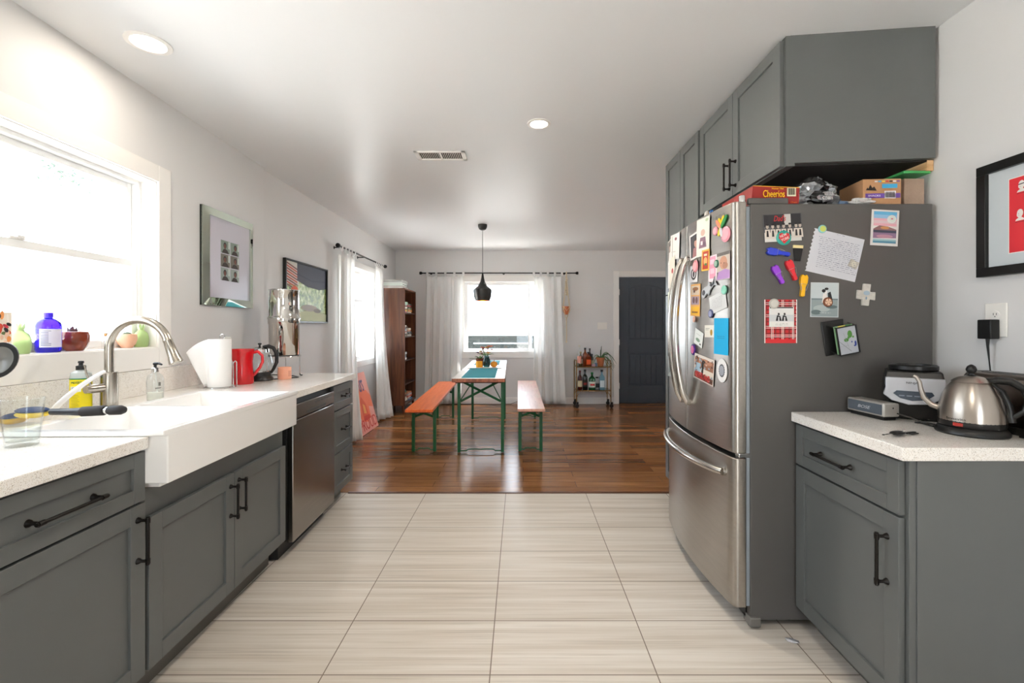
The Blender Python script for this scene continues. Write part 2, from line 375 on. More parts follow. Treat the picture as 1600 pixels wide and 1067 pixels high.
def window(name, y0, y1, z0, z1, loc, rz, depth=.085, cas=.09, kind='hung', apron=.0, casz=None):
    r = root(name, None, None, loc, rz, kind='structure')
    mb = MB(); t = .016; c = cas; zb = z0-(apron or c)
    for (a, b, e, f) in ((y0-c, y0, zb, z1+c), (y1, y1+c, zb, z1+c), (y0, y1, z1, z1+c), (y0, y1, zb, z0)):
        mb.box(-.002, t, a, b, e, f, TRIM)
    part('window_casing', mb, r, bevel=.0025)
    mb = MB(); d = -depth-.055
    mb.box(d, .001, y0-.001, y0+.004, z0, z1, TRIM); mb.box(d, .001, y1-.004, y1+.001, z0, z1, TRIM)
    mb.box(d, .001, y0, y1, z1-.004, z1+.001, TRIM); mb.box(d, .004, y0, y1, z0-.006, z0+.004, TRIM)
    part('window_sill', mb, r)
    F = mat('window_vinyl', '#f3f3f2', .3)
    def sash(nm, a, b, e, f, x, wd=.034, th=.022):
        m = MB(); m.box(x-th, x, a, a+wd, e, f, F); m.box(x-th, x, b-wd, b, e, f, F); m.box(x-th, x, a+wd, b-wd, e, e+wd, F); m.box(x-th, x, a+wd, b-wd, f-wd, f, F)
        s = part(nm, m, r, bevel=.003); p = MB().box(x-th*.6, x-th*.6+.003, a+wd-.004, b-wd+.004, e+wd-.004, f-wd+.004, M_PANE)
        part('window_pane', p, s); return s
    mb = MB(); x = -depth
    for (a, b, e, f) in ((y0, y0+.022, z0, z1), (y1-.022, y1, z0, z1), (y0+.022, y1-.022, z1-.022, z1), (y0+.022, y1-.022, z0, z0+.012)): mb.box(x-.055, x+.006, a, b, e, f, F)
    part('window_frame', mb, r, bevel=.002)
    a, b, e, f = y0+.022, y1-.022, z0+.012, z1-.022
    if kind == 'hung':
        zm = 1.615
        s = sash('window_sash', a, b, e, zm+.018, x, .036)
        sash('window_sash', a, b, zm-.016, f, x-.028, .03)
        k = MB().box(x-.012, x+.004, a+(b-a)*.70-.03, a+(b-a)*.70+.03, zm+.018, zm+.028, TRIM).box(x-.004, x+.012, a+(b-a)*.70-.008, a+(b-a)*.70+.022, zm+.024, zm+.034, TRIM)
        part('sash_lock', k, s, bevel=.002)
    elif kind == 'slide':
        ym = a+(b-a)*.86
        sash('window_sash', a, ym, e, f, x, .034); s = sash('window_sash', ym-.0, b, e, f, x-.026, .03)
    else: sash('window_sash', a, b, e, f, x, .045)
    return r
window('window_1', .42, 2.487, 1.16, 2.07, (-1.91, 0, 0), AK, apron=.112)
window('window_2', 5.2, 6.36, .84, 2.02, (-2.068, 0, 0), 0, .05, .075)
window('window_3', -.932, .36, .869, 2.024, (0, BACK, 0), -pi/2, .05, .105, 'slide')
window('fill_window_side', -5.1, -4.3, .95, 2.02, (4.0, 0, 0), pi, .05, .09, 'fix')  # invented window out of view, lets fill light into the dining room
window('fill_window_rear', -.8, .2, .02, 2.1, (0, -2.5, 0), pi/2, .05, .09, 'fix', apron=.018)  # invented glazed opening behind the camera, added to brighten the kitchen
# dining room door (blue grey, arch top plank panel)
def door_panel():
    r = root('door_1', None, None, (0, BACK, 0), -pi/2, kind='structure')
    D = mat('door_paint', '#444a52', .5, spec=.3); x0, x1 = 1.638, 2.532; zt = 2.102; zb = .012
    mb = MB(); X = -.035
    def bx(a, b, c, d, e=0.0): mb.box(X-.035, X+e, a, b, c, d, D)
    px0, px1 = x0+.155, x1-.155
    bx(x0, px0, zb, zt); bx(px1, x1, zb, zt); bx(px0, px1, zb, .30); bx(px0, px1, .83, 1.06); bx(px0, px1, .30, .83, -.012)
    bx(px0, px1, 1.06, 1.99, -.012)
    # arched head rail
    n = 14; arc = [(px0+(px1-px0)*i/n, 1.90+.07*sin(pi*i/n)) for i in range(n+1)]
    poly = [(px1, zt), (px0, zt)] + arc
    mb.prism([(y, z) for y, z in poly], X-.035, X, D, Matrix(((0,0,1,0),(1,0,0,0),(0,1,0,0),(0,0,0,1))))
    # plank panel fields
    k = 6; wv = (px1-px0-.05)/k
    for i in range(k):
        a = px0+.025+wv*i; bx(a+.002, a+wv-.002, .325, .805, -.005); c = (a+wv/2-px0)/(px1-px0); bx(a+.002, a+wv-.002, 1.085, 1.885+.06*sin(pi*c), -.005)
    part('door_leaf', mb, r, bevel=.003)
    for z in (.30, 1.02, 1.85): part('hinge', MB().box(-.038, .003, x0-.012, x0+.004, z-.045, z+.045, TRIM).tube([(.004, x0-.006, z-.05), (.004, x0-.006, z+.05)], .006, 8, TRIM), r, 'painted white hinge')
    kn = MB().lathe([(0, .06), (.02, .058), (.028, .045), (.02, .03), (.012, .025), (.012, .008), (.03, .006), (.03, 0), (0, 0)], 20, M_NICKEL, T(X, x1-.07, .98) @ RY(pi/2))
    part('door_knob', kn, r)
    mb = MB(); c = .09
    mb.box(-.002, .016, 1.63-c, 1.63, 0, 2.11+c, TRIM); mb.box(-.002, .016, 2.54, 2.54+c, 0, 2.11+c, TRIM); mb.box(-.002, .016, 1.63, 2.54, 2.11, 2.11+c, TRIM)
    mb.box(-.12, 0, 1.625, 1.634, 0, 2.11, TRIM); mb.box(-.12, 0, 2.536, 2.545, 0, 2.11, TRIM); mb.box(-.12, 0, 1.63, 2.54, 2.104, 2.112, TRIM)
    part('door_casing', mb, r, bevel=.003)
    part('threshold', MB().box(-.13, .0, 1.634, 2.536, 0, .011, mat('dark_threshold', '#191512', .5)), r)
door_panel()
# ------------------------------------------------------------------ ceiling fittings
LENS = mat('lamp_lens', '#fff3df', .5, emit=9)
def downlight(label, x, y, r, pw):
    o = root('recessed_light', label, 'ceiling light', (x, y, CZ), group='recessed ceiling lights')
    part('trim_ring', MB().lathe([(r*.72, -.001), (r*.76, -.006), (r, -.004), (r, 0), (r*.72, .0)], 40, TRIM), o)
    part('lens', MB().lathe([(0, -.0012), (r*.74, -.0012), (r*.74, 0), (0, 0)], 40, LENS), o)
    l = bpy.data.lights.new('downlight', 'AREA'); l.shape = 'DISK'; l.size = r*1.3; l.energy = pw; l.color = (1, .9, .76)
    lo = bpy.data.objects.new('downlight', l); COL.objects.link(lo); lo.parent = o; lo.location = (0, 0, -.012); return o
downlight('white recessed ceiling light near the kitchen window, larger looking of the two', -1.66, 2.02, .088, 2.2)
downlight('white recessed ceiling light in mid ceiling, glowing warm', .116, 2.82, .073, 10)
downlight('added unseen ceiling light behind the viewpoint, brightening the kitchen', .1, -.1, .085, 12)  # extra lamp out of view, added to lift cabinet fronts and tiles
vr = root('ceiling_vent', 'white rectangular slatted vent register in the kitchen ceiling', 'vent', (-.585, 3.34, CZ), R(0))
mb = MB(); VW, VD = .185, .085
for a, b, c, d in ((-VW, VW, -VD, -VD+.022), (-VW, VW, VD-.022, VD), (-VW, -VW+.03, -VD, VD), (VW-.03, VW, -VD, VD), (-.008, .008, -VD, VD)): mb.box(a, b, c, d, -.008, 0, TRIM)
part('vent_frame', mb, vr, bevel=.002)
mb = MB().box(-VW+.02, VW-.02, -VD+.02, VD-.02, -.0012, 0, mat('duct_dark', '#161514', .9)); part('duct_opening', mb, vr)
for s in (-1, 1):
    mb = MB()
    for i in range(11): mb.box(s*(.018+i*.0135)-.0019, s*(.018+i*.0135)+.0019, -VD+.02, VD-.02, -.003, -.001, TRIM)
    part('louver_bank', mb, vr)
# switch and outlet plates
def plate(name, label, cat, mtx, w, h, n=1, kind='switch'):
    W_ = mat('plate_plastic', '#efece6', .35)
    o = root(name, label, cat, mtx=mtx); part('cover_plate', MB().box(-w/2, w/2, -h/2, h/2, 0, .006, W_), o, bevel=.003)
    for i in range(n):
        cx = (i-(n-1)/2)*.046
        if kind == 'switch':
            part('toggle', MB().box(cx-.005, cx+.005, -.011, .011, .006, .0085, W_).box(cx-.004, cx+.004, -.002, .008, .006, .017, W_), o, bevel=.001)
        else:
            for sy in (-1, 1):
                k = MB().lathe([(0, .008), (.0155, .008), (.0165, .006), (0, .006)], 24, W_, T(cx, sy*.02, 0), sy=.85)
                k.box(cx-.0065, cx-.0045, sy*.02-.002, sy*.02+.006, .008, .0082, BLK).box(cx+.0045, cx+.0065, sy*.02-.002, sy*.02+.006, .008, .0082, BLK).ball((cx, sy*.02-.007, .008), (.002, .002, .0003), BLK, 8, 4)
                part('socket', k, o)
    return o
WMX = lambda y, z, x=None: axes((x if x is not None else -1.91-KL*y+.0005, y, z), (0, 1, 0), (0, 0, 1))   # card frame on the left wall
plate('light_switch', 'white triple light switch plate on the far wall between macrame hanger and door', 'switch', axes((1.356, BACK-.0005, 1.29), (1, 0, 0), (0, 0, 1)), .16, .115, 3)
plate('wall_outlet', 'white wall outlet behind the red pitcher on the left wall', 'outlet', WMX(3.12, 1.145), .074, .118, 1, 'outlet')
plate('wall_outlet', 'white wall outlet with black adapter, right wall below the red print', 'outlet', axes((WR-.0005, 1.675, 1.298), (0, -1, 0), (0, 0, 1)), .078, .125, 1, 'outlet')
# ================================================================== KITCHEN LEFT RUN
KF = .027; AF = atan(KF); ROTL = Matrix.Rotation(AF, 4, 'Z')
def L(a, b, c=0): return Vector((-1.19, 0, 0)) + (ROTL @ Vector((a, b, c)))      # a: out into the room, b: along the run, c: up
def handle(parent, y, z, ln, vert, x=0.019, mt=None):
    """bar pull on a cabinet front; x = face of the front"""
    mt = mt or BRONZE; mb = MB(); so = .032; h = ln/2
    ax = (lambda t: (x+so, y, z+t)) if vert else (lambda t: (x+so, y+t, z))
    mb.tube([ax(-h), ax(h)], .0052, 10, mt)
    for s in (-1, 1):
        e = ax(s*(h-.012)); mb.tube([(x, e[1], e[2]), (x+.006, e[1], e[2]), (x+.012, e[1], e[2]), (x+so, e[1], e[2])], [.0105, .0085, .0048, .0052], 12, mt)
        a, b = ax(s*(h-.02)), ax(s*(h-.004)); mb.tube([a, b], .0072, 10, mt); 
    return part('handle', mb, parent, 'black bar handle')
def front(parent, name, y0, y1, z0, z1, hd=None, x=0, th=.019, st=.057, mt=None):
    mt = mt or CAB; mb = MB(); g = .0015; y0 += g; y1 -= g; z0 += g; z1 -= g; d = .009
    mb.box(x, x+th, y0, y0+st, z0, z1, mt); mb.box(x, x+th, y1-st, y1, z0, z1, mt)
    mb.box(x, x+th, y0+st, y1-st, z0, z0+st, mt); mb.box(x, x+th, y0+st, y1-st, z1-st, z1, mt); mb.box(x, x+th-d, y0+st-.001, y1-st+.001, z0+st-.001, z1-st+.001, mt)
    o = part(name, mb, parent, bevel=.0012)
    if hd: handle(o, hd[0], hd[1], hd[2], hd[3], x+th)
    return o
def carcass(parent, y0, y1, d, z0, z1, toe=True, toex=-.075, name='body'):
    mb = MB(); t = .018
    mb.box(-d, -.002, y0, y1, z0, z1, CAB)
    o = part(name, mb, parent)
    if toe: part('toe_kick', MB().box(-d+.02, toex, y0, y1, 0, z0, TOE), parent)
    return o
TF = -.019   # door back plane sits 19 mm behind the front plane
def lroot(name, label, cat, b): return root(name, label, cat, L(-.019, b), AF)
c = lroot('base_cabinet', 'grey base cabinet left of the white sink with one drawer over a door', 'cabinet', .88)
carcass(c, 0, .612, .60, .13, .8765); front(c, 'drawer', .004, .606, .705, .868, (.33, .785, .20, False), st=.045); front(c, 'door', .004, .606, .132, .700, (.575, .585, .155, True))
c = lroot('base_cabinet', 'grey base cabinet at the near end of the left worktop', 'cabinet', .27)
carcass(c, 0, .608, .60, .13, .8765); front(c, 'drawer', .004, .604, .705, .868, (.30, .785, .20, False), st=.045); front(c, 'door', .004, .604, .132, .700, (.575, .585, .155, True))
c = lroot('sink_cabinet', 'grey double door cabinet under the white farmhouse sink', 'cabinet', 1.4935)
carcass(c, 0, .935, .60, .13, .735); front(c, 'door', .006, .4755, .132, .640, (.4475, .525, .15, True)); front(c, 'door', .4765, .929, .132, .640, (.507, .535, .15, True))
# dishwasher
c = lroot('dishwasher', 'stainless steel dishwasher between sink cabinet and drawer stack', 'dishwasher', 2.475)
part('body', MB().box(-.58, -.004, .0, .605, .10, .8765, mat('dw_dark', '#1b1a19', .5)), c)
part('door', MB().box(-.003, .028, .012, .605, .088, .752, M_STEEL_DW), c, bevel=.004)
o = part('control_panel', MB().box(-.003, .026, .012, .605, .758, .838, M_STEEL_DW), c, bevel=.004)
part('pocket_handle', MB().box(.0255, .0268, .19, .46, .765, .783, cm('#3a3836', .3)), o)
bt = MB()
for i in range(6): bt.box(.026, .0275, .30+i*.045, .325+i*.045, .812, .818, cm('#4a4a48', .4))
part('button_row', bt, o); vt = MB()
for i in range(3): vt.box(.026, .0268, .03, .07, .768+i*.012, .772+i*.012, cm('#222222', .4))
part('vent_slots', vt, o)
part('kick_plate', MB().box(-.5, -.05, .0, .605, 0, .085, mat('dw_kick', '#262422', .5)), c)
# drawers
c = lroot('drawer_cabinet', 'narrow grey three drawer cabinet at the far end of left worktop', 'cabinet', 3.085)
carcass(c, 0, .385, .60, .108, .8765)
for z0, z1, hz in ((.692, .866, .782), (.392, .686, .545), (.112, .386, .255)): front(c, 'drawer', .004, .381, z0, z1, (.19, hz, .115, False), st=.05)
# worktop (one slab round the sink)
def Lp(a, b): v = L(a, b); return (v.x, v.y)
wallx = lambda y: -1.91-KL*y+.002
def backp(b): v = L(-.75, b); return (wallx(v.y), v.y)
poly = [Lp(.018, .25), Lp(.018, 1.4765), Lp(-.425, 1.4765), Lp(-.425, 2.40), Lp(.018, 2.40), Lp(.018, 3.495), (-2.036, L(0, 3.495).y+.03), (wallx(3.49), 3.49), backp(.25)]
thing('worktop', MB().prism(poly, .8765, .916, M_QZ), 'long speckled white quartz worktop along the window wall', 'worktop', bevel=.003)
thing('backsplash', MB().prism([(wallx(.25), .25), (wallx(2.86), 2.86), (wallx(2.86)+.022, 2.86), (wallx(.25)+.022, .25)], .916, 1.047, M_QZ), 'low speckled quartz upstand behind the sink under the window', 'backsplash', bevel=.002)
# farmhouse sink
def basin():
    xs = [-.435, -.405, .030, .055]; a0, a1 = -.455, .072; ys = [1.4665, 1.505, 1.925, 1.955, 2.375, 2.408]; zt, zb, zo = .934, .735, .757
    mb = MB(); X = [a0, -.415, .035, a1]; Y = ys
    V = lambda x, y, z: (x, y, z)
    for i in range(3):
        for j in range(5):
            if i == 1 and j in (1, 3): continue
            z = zt
            mb.quad(V(X[i], Y[j], z), V(X[i+1], Y[j], z), V(X[i+1], Y[j+1], z), V(X[i], Y[j+1], z), WHITE)
    for j in (1, 3):
        x0, x1, y0, y1 = X[1], X[2], Y[j], Y[j+1]; q = .012
        a = [V(x0, y0, zt), V(x1, y0, zt), V(x1, y1, zt), V(x0, y1, zt)]; b = [V(x0+q, y0+q, zb), V(x1-q, y0+q, zb), V(x1-q, y1-q, zb), V(x0+q, y1-q, zb)]
        for k in range(4): mb.quad(a[k], a[(k+1) % 4], b[(k+1) % 4], b[k], WHITE)
        mb.quad(b[0], b[1], b[2], b[3], WHITE)
    # outer shell
    oy0, oy1 = 1.4855, 2.393
    o = [(a0, Y[0]), (a1, Y[0]), (a1, Y[5]), (a0, Y[5])]; i2 = [(a0+.01, oy0), (a1, oy0), (a1, oy1), (a0+.01, oy1)]; zl = .917
    for k in range(4):
        p, q = o[k], o[(k+1) % 4]; mb.quad(V(*p, zl), V(*q, zl), V(*q, zt), V(*p, zt), WHITE)
        r_, s_ = i2[k], i2[(k+1) % 4]; mb.quad(V(*r_, zl), V(*s_, zl), V(*q, zl), V(*p, zl), WHITE); mb.quad(V(*r_, zo), V(*s_, zo), V(*s_, zl), V(*r_, zl), WHITE)
    mb.quad(V(*i2[3], zo), V(*i2[2], zo), V(*i2[1], zo), V(*i2[0], zo), WHITE)
    me = mb.mesh('basin'); b = bmesh.new(); b.from_mesh(me); bmesh.ops.remove_doubles(b, verts=b.verts, dist=1e-5); bmesh.ops.recalc_face_normals(b, faces=b.faces); b.to_mesh(me); b.free()
    return me
sk = root('farmhouse_sink', 'white double bowl farmhouse sink with deep apron front', 'sink', L(0, 0), AF)
link('basin', basin(), sk, bevel=.009, seg=3)
for yy in (1.715, 2.165): part('drain', MB().lathe([(0, .004), (.03, .003), (.042, .0045), (.044, .0), (0, 0)], 28, M_STEEL, T(-.19, yy, .736)), sk, 'round steel drain')
# faucet
fb = Vector((-1.772, 1.95, .916))
fr = root('kitchen_faucet', 'brushed nickel gooseneck pull-down faucet behind the sink', 'faucet', fb, R(4))
part('base', MB().lathe([(0, 0), (.036, 0), (.036, .005), (.0305, .009), (.0305, .160), (.028, .163), (0, .163)], 32, M_NICKEL), fr)
nk = [(0, 0, .16), (0, 0, .24)] + [(.122-.122*cos(a), 0, .265+.122*sin(a)) for a in [pi*i/22 for i in range(0, 21)]]
part('neck', MB().tube(nk, .0165, 20, M_NICKEL), fr)
e = Vector(nk[-1]); d = (Vector(nk[-1])-Vector(nk[-2])).normalized()
sp = MB().tube([e-d*.004, e+d*.004, e+d*.008, e+d*.070, e+d*.104, e+d*.108], [.0175, .0185, .0172, .022, .0275, .025], 22, M_NICKEL); part('spray_head', sp, fr)
vb = MB().tube([(0, 0, .098), (-.022, -.072, .098)], .0185, 20, M_NICKEL).tube([(-.022, -.072, .098), (-.026, -.084, .098)], [.0185, .0165], 20, M_NICKEL); vo = part('valve_body', vb, fr)
part('lever', MB().tube([(-.020, -.066, .112), (-.027, -.078, .165), (-.030, -.084, .20)], [.0045, .0035, .003], 10, M_NICKEL), vo)

# ================================================================== RIGHT SIDE
KR = .023
def Rx(y): return 1.126 + KR*(y-1.332)        # worktop edge line
thing('worktop', MB().prism([(Rx(1.332), 1.332), (WR-.001, 1.332), (WR-.001, 1.904), (Rx(1.904), 1.904)], .8765, .916, M_QZ), 'short speckled white quartz worktop beside the fridge', 'worktop', bevel=.003)
ox = Rx(1.352)+.034
c = root('base_cabinet', 'grey base cabinet beside the fridge with drawer and door', 'cabinet', (ox, 1.352, 0), pi-atan(KR))
# local x out (to -X), local y = towards the viewer; cabinet spans y -.55 .. 0
mb = MB().box(-.575, -.002, -.548, -.0, .13, .8765, CAB).box(-.575, -.022, -.004, .004, .0, .8765, CAB); part('body', mb, c, bevel=.001)
part('toe_kick', MB().box(-.55, -.075, -.548, -.004, 0, .13, TOE), c)
front(c, 'drawer', -.545, -.012, .702, .868, (-.30, .785, .185, False), st=.045); front(c, 'door', -.545, -.012, .104, .697, (-.058, .55, .165, True))
# upper cabinets over the fridge
u = root('wall_cabinet', 'grey two door cabinet hung over the fridge up to the ceiling', 'cabinet', (1.157, 2.876, 0), pi)
UI = (T(1.157, 2.876, 0) @ RZ(pi)).inverted()
part('body', MB().prism([(1.176, 1.968), (1.748, 1.905), (1.748, 2.876), (1.176, 2.876)], 1.985, CZ, CAB, UI), u)
part('face_frame', MB().prism([(1.157, 1.970), (1.192, 1.966), (1.192, 2.876), (1.157, 2.876)], 1.972, CZ-.001, CAB, UI), u)
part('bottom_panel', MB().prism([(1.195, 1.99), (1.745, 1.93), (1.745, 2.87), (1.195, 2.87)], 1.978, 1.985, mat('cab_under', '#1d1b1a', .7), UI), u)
part('back_cleat', MB().box(1.735, 1.7625, 1.93, 2.87, 1.94, 1.984, mk_wood('raw_pine', '#b98d5d', '#d9b587', 1, .6), UI), u, 'raw pine cleat along the back')
front(u, 'door', .006, .449, 1.975, CZ-.012, (.415, 2.085, .15, True)); front(u, 'door', .450, .893, 1.975, CZ-.012, (.484, 2.085, .15, True))
# pantry behind the fridge
c = root('pantry_cabinet', 'tall grey pantry cabinet behind the fridge reaching the ceiling', 'cabinet', (1.152, 3.535, 0), pi)
part('body', MB().box(-.605, -.002, 0.0, .655, .1, CZ, CAB), c); part('toe_kick', MB().box(-.58, -.07, 0, .655, 0, .1, TOE), c)
for y0, y1 in ((.006, .327), (.329, .650)): front(c, 'door', y0, y1, 1.52, CZ-.012); front(c, 'door', y0, y1, .11, 1.515, (y1-.03 if y0 < .1 else y0+.03, .95, .16, True))
# ------------------------------------------------------------------ FRIDGE
FY0, FY1 = 1.91, 2.83; FT = 1.797
def xf(y):
    t = (y-2.37)/.46; return .915 + .012*t - .042*(1-t*t)
F_ = root('refrigerator', 'stainless french door fridge with magnets and dark grey side', 'refrigerator', (0, 0, 0))
part('cabinet_body', MB().box(.972, 1.742, FY0, FY1, .035, FT-.004, FRGREY), F_, bevel=.004)
part('kick_grille', MB().box(.965, 1.1, FY0+.03, FY1-.03, .03, .08, BLK), F_)
gsk = mat('gasket', '#8f98a0', .5); part('door_gasket', MB().box(.958, .973, FY0+.008, FY1-.008, .09, FT-.015, gsk), F_)
def fdoor(name, y0, y1, z0, z1, r0, r1):
    n = 18; pts = []
    for i in range(n+1):
        y = y0+(y1-y0)*i/n; x = xf(y)
        def rnd(dist, r): return 0 if dist >= r else r-math.sqrt(max(0, r*r-(r-dist)**2))
        pts.append((x+rnd(y-y0, r0)+rnd(y1-y, r1), y))
    ins = []
    for k in range(1, 5): ins.append(y0+r0*(1-cos(pi/2*k/5))); ins.append(y1-r1*(1-cos(pi/2*k/5)))
    for y in ins: pts.append((xf(y)+rnd(y-y0, r0)+rnd(y1-y, r1), y))
    pts.sort(key=lambda p: p[1]); poly = pts+[(.955, y1), (.955, y0)]
    return part(name, MB().prism(poly, z0, z1, M_STEEL_V), F_, bevel=.003)
d1 = fdoor('door', FY0+.001, 2.368, .738, 1.803, .022, .006)
d2 = fdoor('door', 2.373, FY1-.001, .738, 1.803, .006, .022)
d3 = fdoor('freezer_drawer', FY0+.001, FY1-.001, .086, .716, .022, .022)
def vbar(parent, y):
    mb = MB(); pts = []
    for i in range(21):
        t = i/20; z = .885+(1.625-.885)*t; pts.append((xf(y)-.012-.062*(sin(pi*t)**.6 if 0 < t < 1 else 0), y, z))
    mb.tube(pts, .0155, 14, M_STEEL, flat=.8); 
    for z in (.885, 1.625): mb.tube([(xf(y)+.002, y, z), (xf(y)-.02, y, z)], .015, 12, M_STEEL)
    return part('handle', mb, parent, 'bowed steel bar handle')
vbar(d1, 2.325); vbar(d2, 2.416)
mb = MB(); pts = []
for i in range(25):
    t = i/24; y = 1.975+(2.765-1.975)*t; pts.append((xf(y)-.012-.05*(sin(pi*t)**.6 if 0 < t < 1 else 0), y, .642))
mb.tube(pts, .0155, 14, M_STEEL)
for y in (1.975, 2.765): mb.tube([(xf(y)+.002, y, .642), (xf(y)-.014, y, .642)], .0165, 12, M_STEEL)
part('handle', mb, d3, 'bowed steel bar handle')
part('hinge_cover', MB().prism([(.965, FY0+.004), (1.135, FY0+.004), (1.135, FY0+.022), (.965, FY0+.022)], FT-.004, FT+.022, FRGREY), F_, bevel=.004)
part('hinge_pin', MB().lathe([(0, .03), (.011, .03), (.013, .026), (.013, 0), (0, 0)], 16, CHROME, T(.945, FY0+.018, 1.803-.002)), F_)
part('middle_hinge', MB().box(.925, .975, FY0+.006, FY0+.04, .717, .737, CHROME), F_, bevel=.003)
part('foot', MB().box(.965, 1.01, FY0-.012, FY0+.05, .012, .05, cm('#6f6c68', .5)).lathe([(0, 0), (.014, 0), (.014, .014), (0, .014)], 14, BLK, T(.985, FY0+.02, 0)), F_, bevel=.003)
for xx, yy in ((1.70, FY0+.05), (1.70, FY1-.05), (.99, FY1-.05)): part('foot', MB().lathe([(0, 0), (.018, 0), (.018, .037), (0, .037)], 14, BLK, T(xx, yy, 0)), F_)
# ================================================================== DINING ROOM
def beer_frame(o, w, zt, y, zc, inward, pw=.032):
    """one folding steel frame at y: two legs, cross brace, foot bar, two diagonal struts"""
    for s in (-1, 1): part('leg', MB().box(s*(w/2)-pw/2, s*(w/2)+pw/2, y-.011, y+.011, .004, zt, GREEN), o, bevel=.002)
    mb = MB(); a = w/2-pw/2
    for s in (-1, 1):
        mb.tube([(-a*s, y+.006*s, zc), (a*s, y+.006*s, zt-.012)], .012, 4, GREEN, flat=.4, up=(0, 0, 1))
    mb.ball((0, y-.008, (zc+zt-.012)/2), (.008, .006, .008), GREEN, 10, 6); part('cross_brace', mb, o)
    pts = [(-a, y, .02), (-a*.72, y, .018), (-a*.62, y, .034), (-a*.2, y, .036), (0, y, .032), (a*.2, y, .036), (a*.62, y, .034), (a*.72, y, .018), (a, y, .02)]
    part('foot_bar', MB().tube(pts, .006, 8, GREEN), o)
    for s in (-1, 1): part('strut', MB().tube([(s*(a-.004), y, zc+.02), (s*a*.35, y+inward*.26, zt-.004)], .0055, 8, GREEN), o)
def beer_furniture(name, label, cat, near, far, wd, ln, zt, th, frames, top, edge, legw, zc, group=None):
    d = Vector((far[0]-near[0], far[1]-near[1])).normalized(); rz = math.atan2(-d.x, d.y)
    o = root(name, label, cat, (near[0], near[1], 0), rz, group)
    mb = MB().box(-wd/2, wd/2, 0, ln, zt-th, zt, top)
    for i in range(len(mb.f)):
        if i != 1: mb.mi[i] = mb.m(edge)
    part('tabletop' if cat == 'table' else 'seat', mb, o, bevel=.004)
    part('end_rail', MB().box(-wd/2+.03, wd/2-.03, .04, ln-.04, zt-th-.012, zt-th, cm('#4c2b1e', .6)), o)
    for y, inw in ((frames[0], 1), (frames[1], -1)): beer_frame(o, legw, zt-th-.012, y, zc, inw)
    return o
tb = beer_furniture('dining_table', 'long folding table with pale worn top and green steel legs', 'table', (-.393, 4.24), (-.446, 6.6), .5, 2.33, .79, .036, (.35, 2.0), M_TABLE, M_EDGE, .44, .52)
bl = beer_furniture('bench', 'orange topped folding bench with green legs left of the dining table', 'bench', (-.972, 4.33), (-1.055, 6.6), .266, 2.26, .482, .028, (.29, 1.98), M_BENCH, M_BENCH, .215, .36, group='folding benches')
br_ = beer_furniture('bench', 'worn pink and cream topped folding bench right of the dining table', 'bench', (.105, 4.36), (.095, 6.6), .268, 2.3, .484, .028, (.28, 1.98), M_BENCH2, M_BENCH2, .215, .36, group='folding benches')
hm = MB()
for k in range(5):
    for sx, sy in ((-.08, .03), (.055, .07), (.095, -.03)): hm.lathe([(0, .0004), (.005, .0004), (.005, 0), (0, 0)], 10, cm('#4a3a33', .5), T(sx, .35+k*.42+sy, .484))
part('bolt_heads', hm, br_, 'small dark bolt heads')
# table runner, tray, pots, flowers
TZ = .790; Tm = Matrix.Translation((-.393, 4.24, 0)) @ Matrix.Rotation(math.atan2(.0225, 1), 4, 'Z')
def onT(x, y, z=0): return Tm @ Vector((x, y, TZ+z))
TR = math.atan2(.0225, 1)
def cloth(mb, x0, x1, y0, y1, z, mt, nx=10, ny=30):
    vs = [(x0+(x1-x0)*i/nx, y0+(y1-y0)*j/ny, z+.0006*sin(i*2.1+j*.7)+.0005*sin(j*1.7)) for j in range(ny+1) for i in range(nx+1)]
    mb.add(vs, [(j*(nx+1)+i, j*(nx+1)+i+1, (j+1)*(nx+1)+i+1, (j+1)*(nx+1)+i) for j in range(ny) for i in range(nx)], mt)
mb = MB(); cloth(mb, -.165, .155, .05, 2.25, .002, mat('teal_cloth', '#2e8f9c', .9, bump=.2, bscale=400))
thing('table_runner', mb, 'teal cloth runner laid along the dining table', 'table runner', onT(0, 0), TR, solid=.0015)
thing('tray', MB().box(-.20, .20, -.19, .19, 0, .006, mat('tray_white', '#f2efec', .3)), 'flat white tray under the flowers on the dining table', 'tray', onT(0, 1.21, .0035), TR, bevel=.003)
def lathed(name, label, cat, prof, loc, mt, seg=28, group=None, rz=0): return thing(name, MB().lathe(prof, seg, mt), label, cat, loc, rz, group)
SZ = .0095
yc = mat('yellow_wax', '#f2a81d', .4, sss=.3)
lathed('candle', 'squat yellow candle in front of the brown pot on dining table', 'candle', [(0, 0), (.036, 0), (.040, .004), (.041, .066), (.038, .070), (.030, .067), (0, .064)], onT(-.068, 1.10, SZ), yc)
o = lathed('pumpkin', 'small orange gourd on the tray right of the vase', 'gourd', [(0, .004), (.02, 0), (.036, .01), (.042, .032), (.036, .056), (.018, .066), (0, .060)], onT(.105, 1.13, SZ), mat('gourd', '#ee9a26', .45)); part('stem', MB().tube([(0, 0, .06), (.003, 0, .075), (.008, 0, .08)], .004, 6, cm('#8a7a3a')), o)
pt = root('flower_pot', 'dark terracotta pot with green leaves behind the yellow candle', 'plant pot', onT(-.066, 1.25, SZ), TR)
part('pot', MB().lathe([(0, 0), (.036, 0), (.048, .07), (.053, .07), (.054, .093), (.047, .093), (.045, .075), (0, .075)], 24, mat('pot_brown', '#7b3a24', .6)), pt)
LEAF = mat('leaf_green', '#3f6b35', .5); LEAF2 = mat('leaf_light', '#6f9a56', .5)
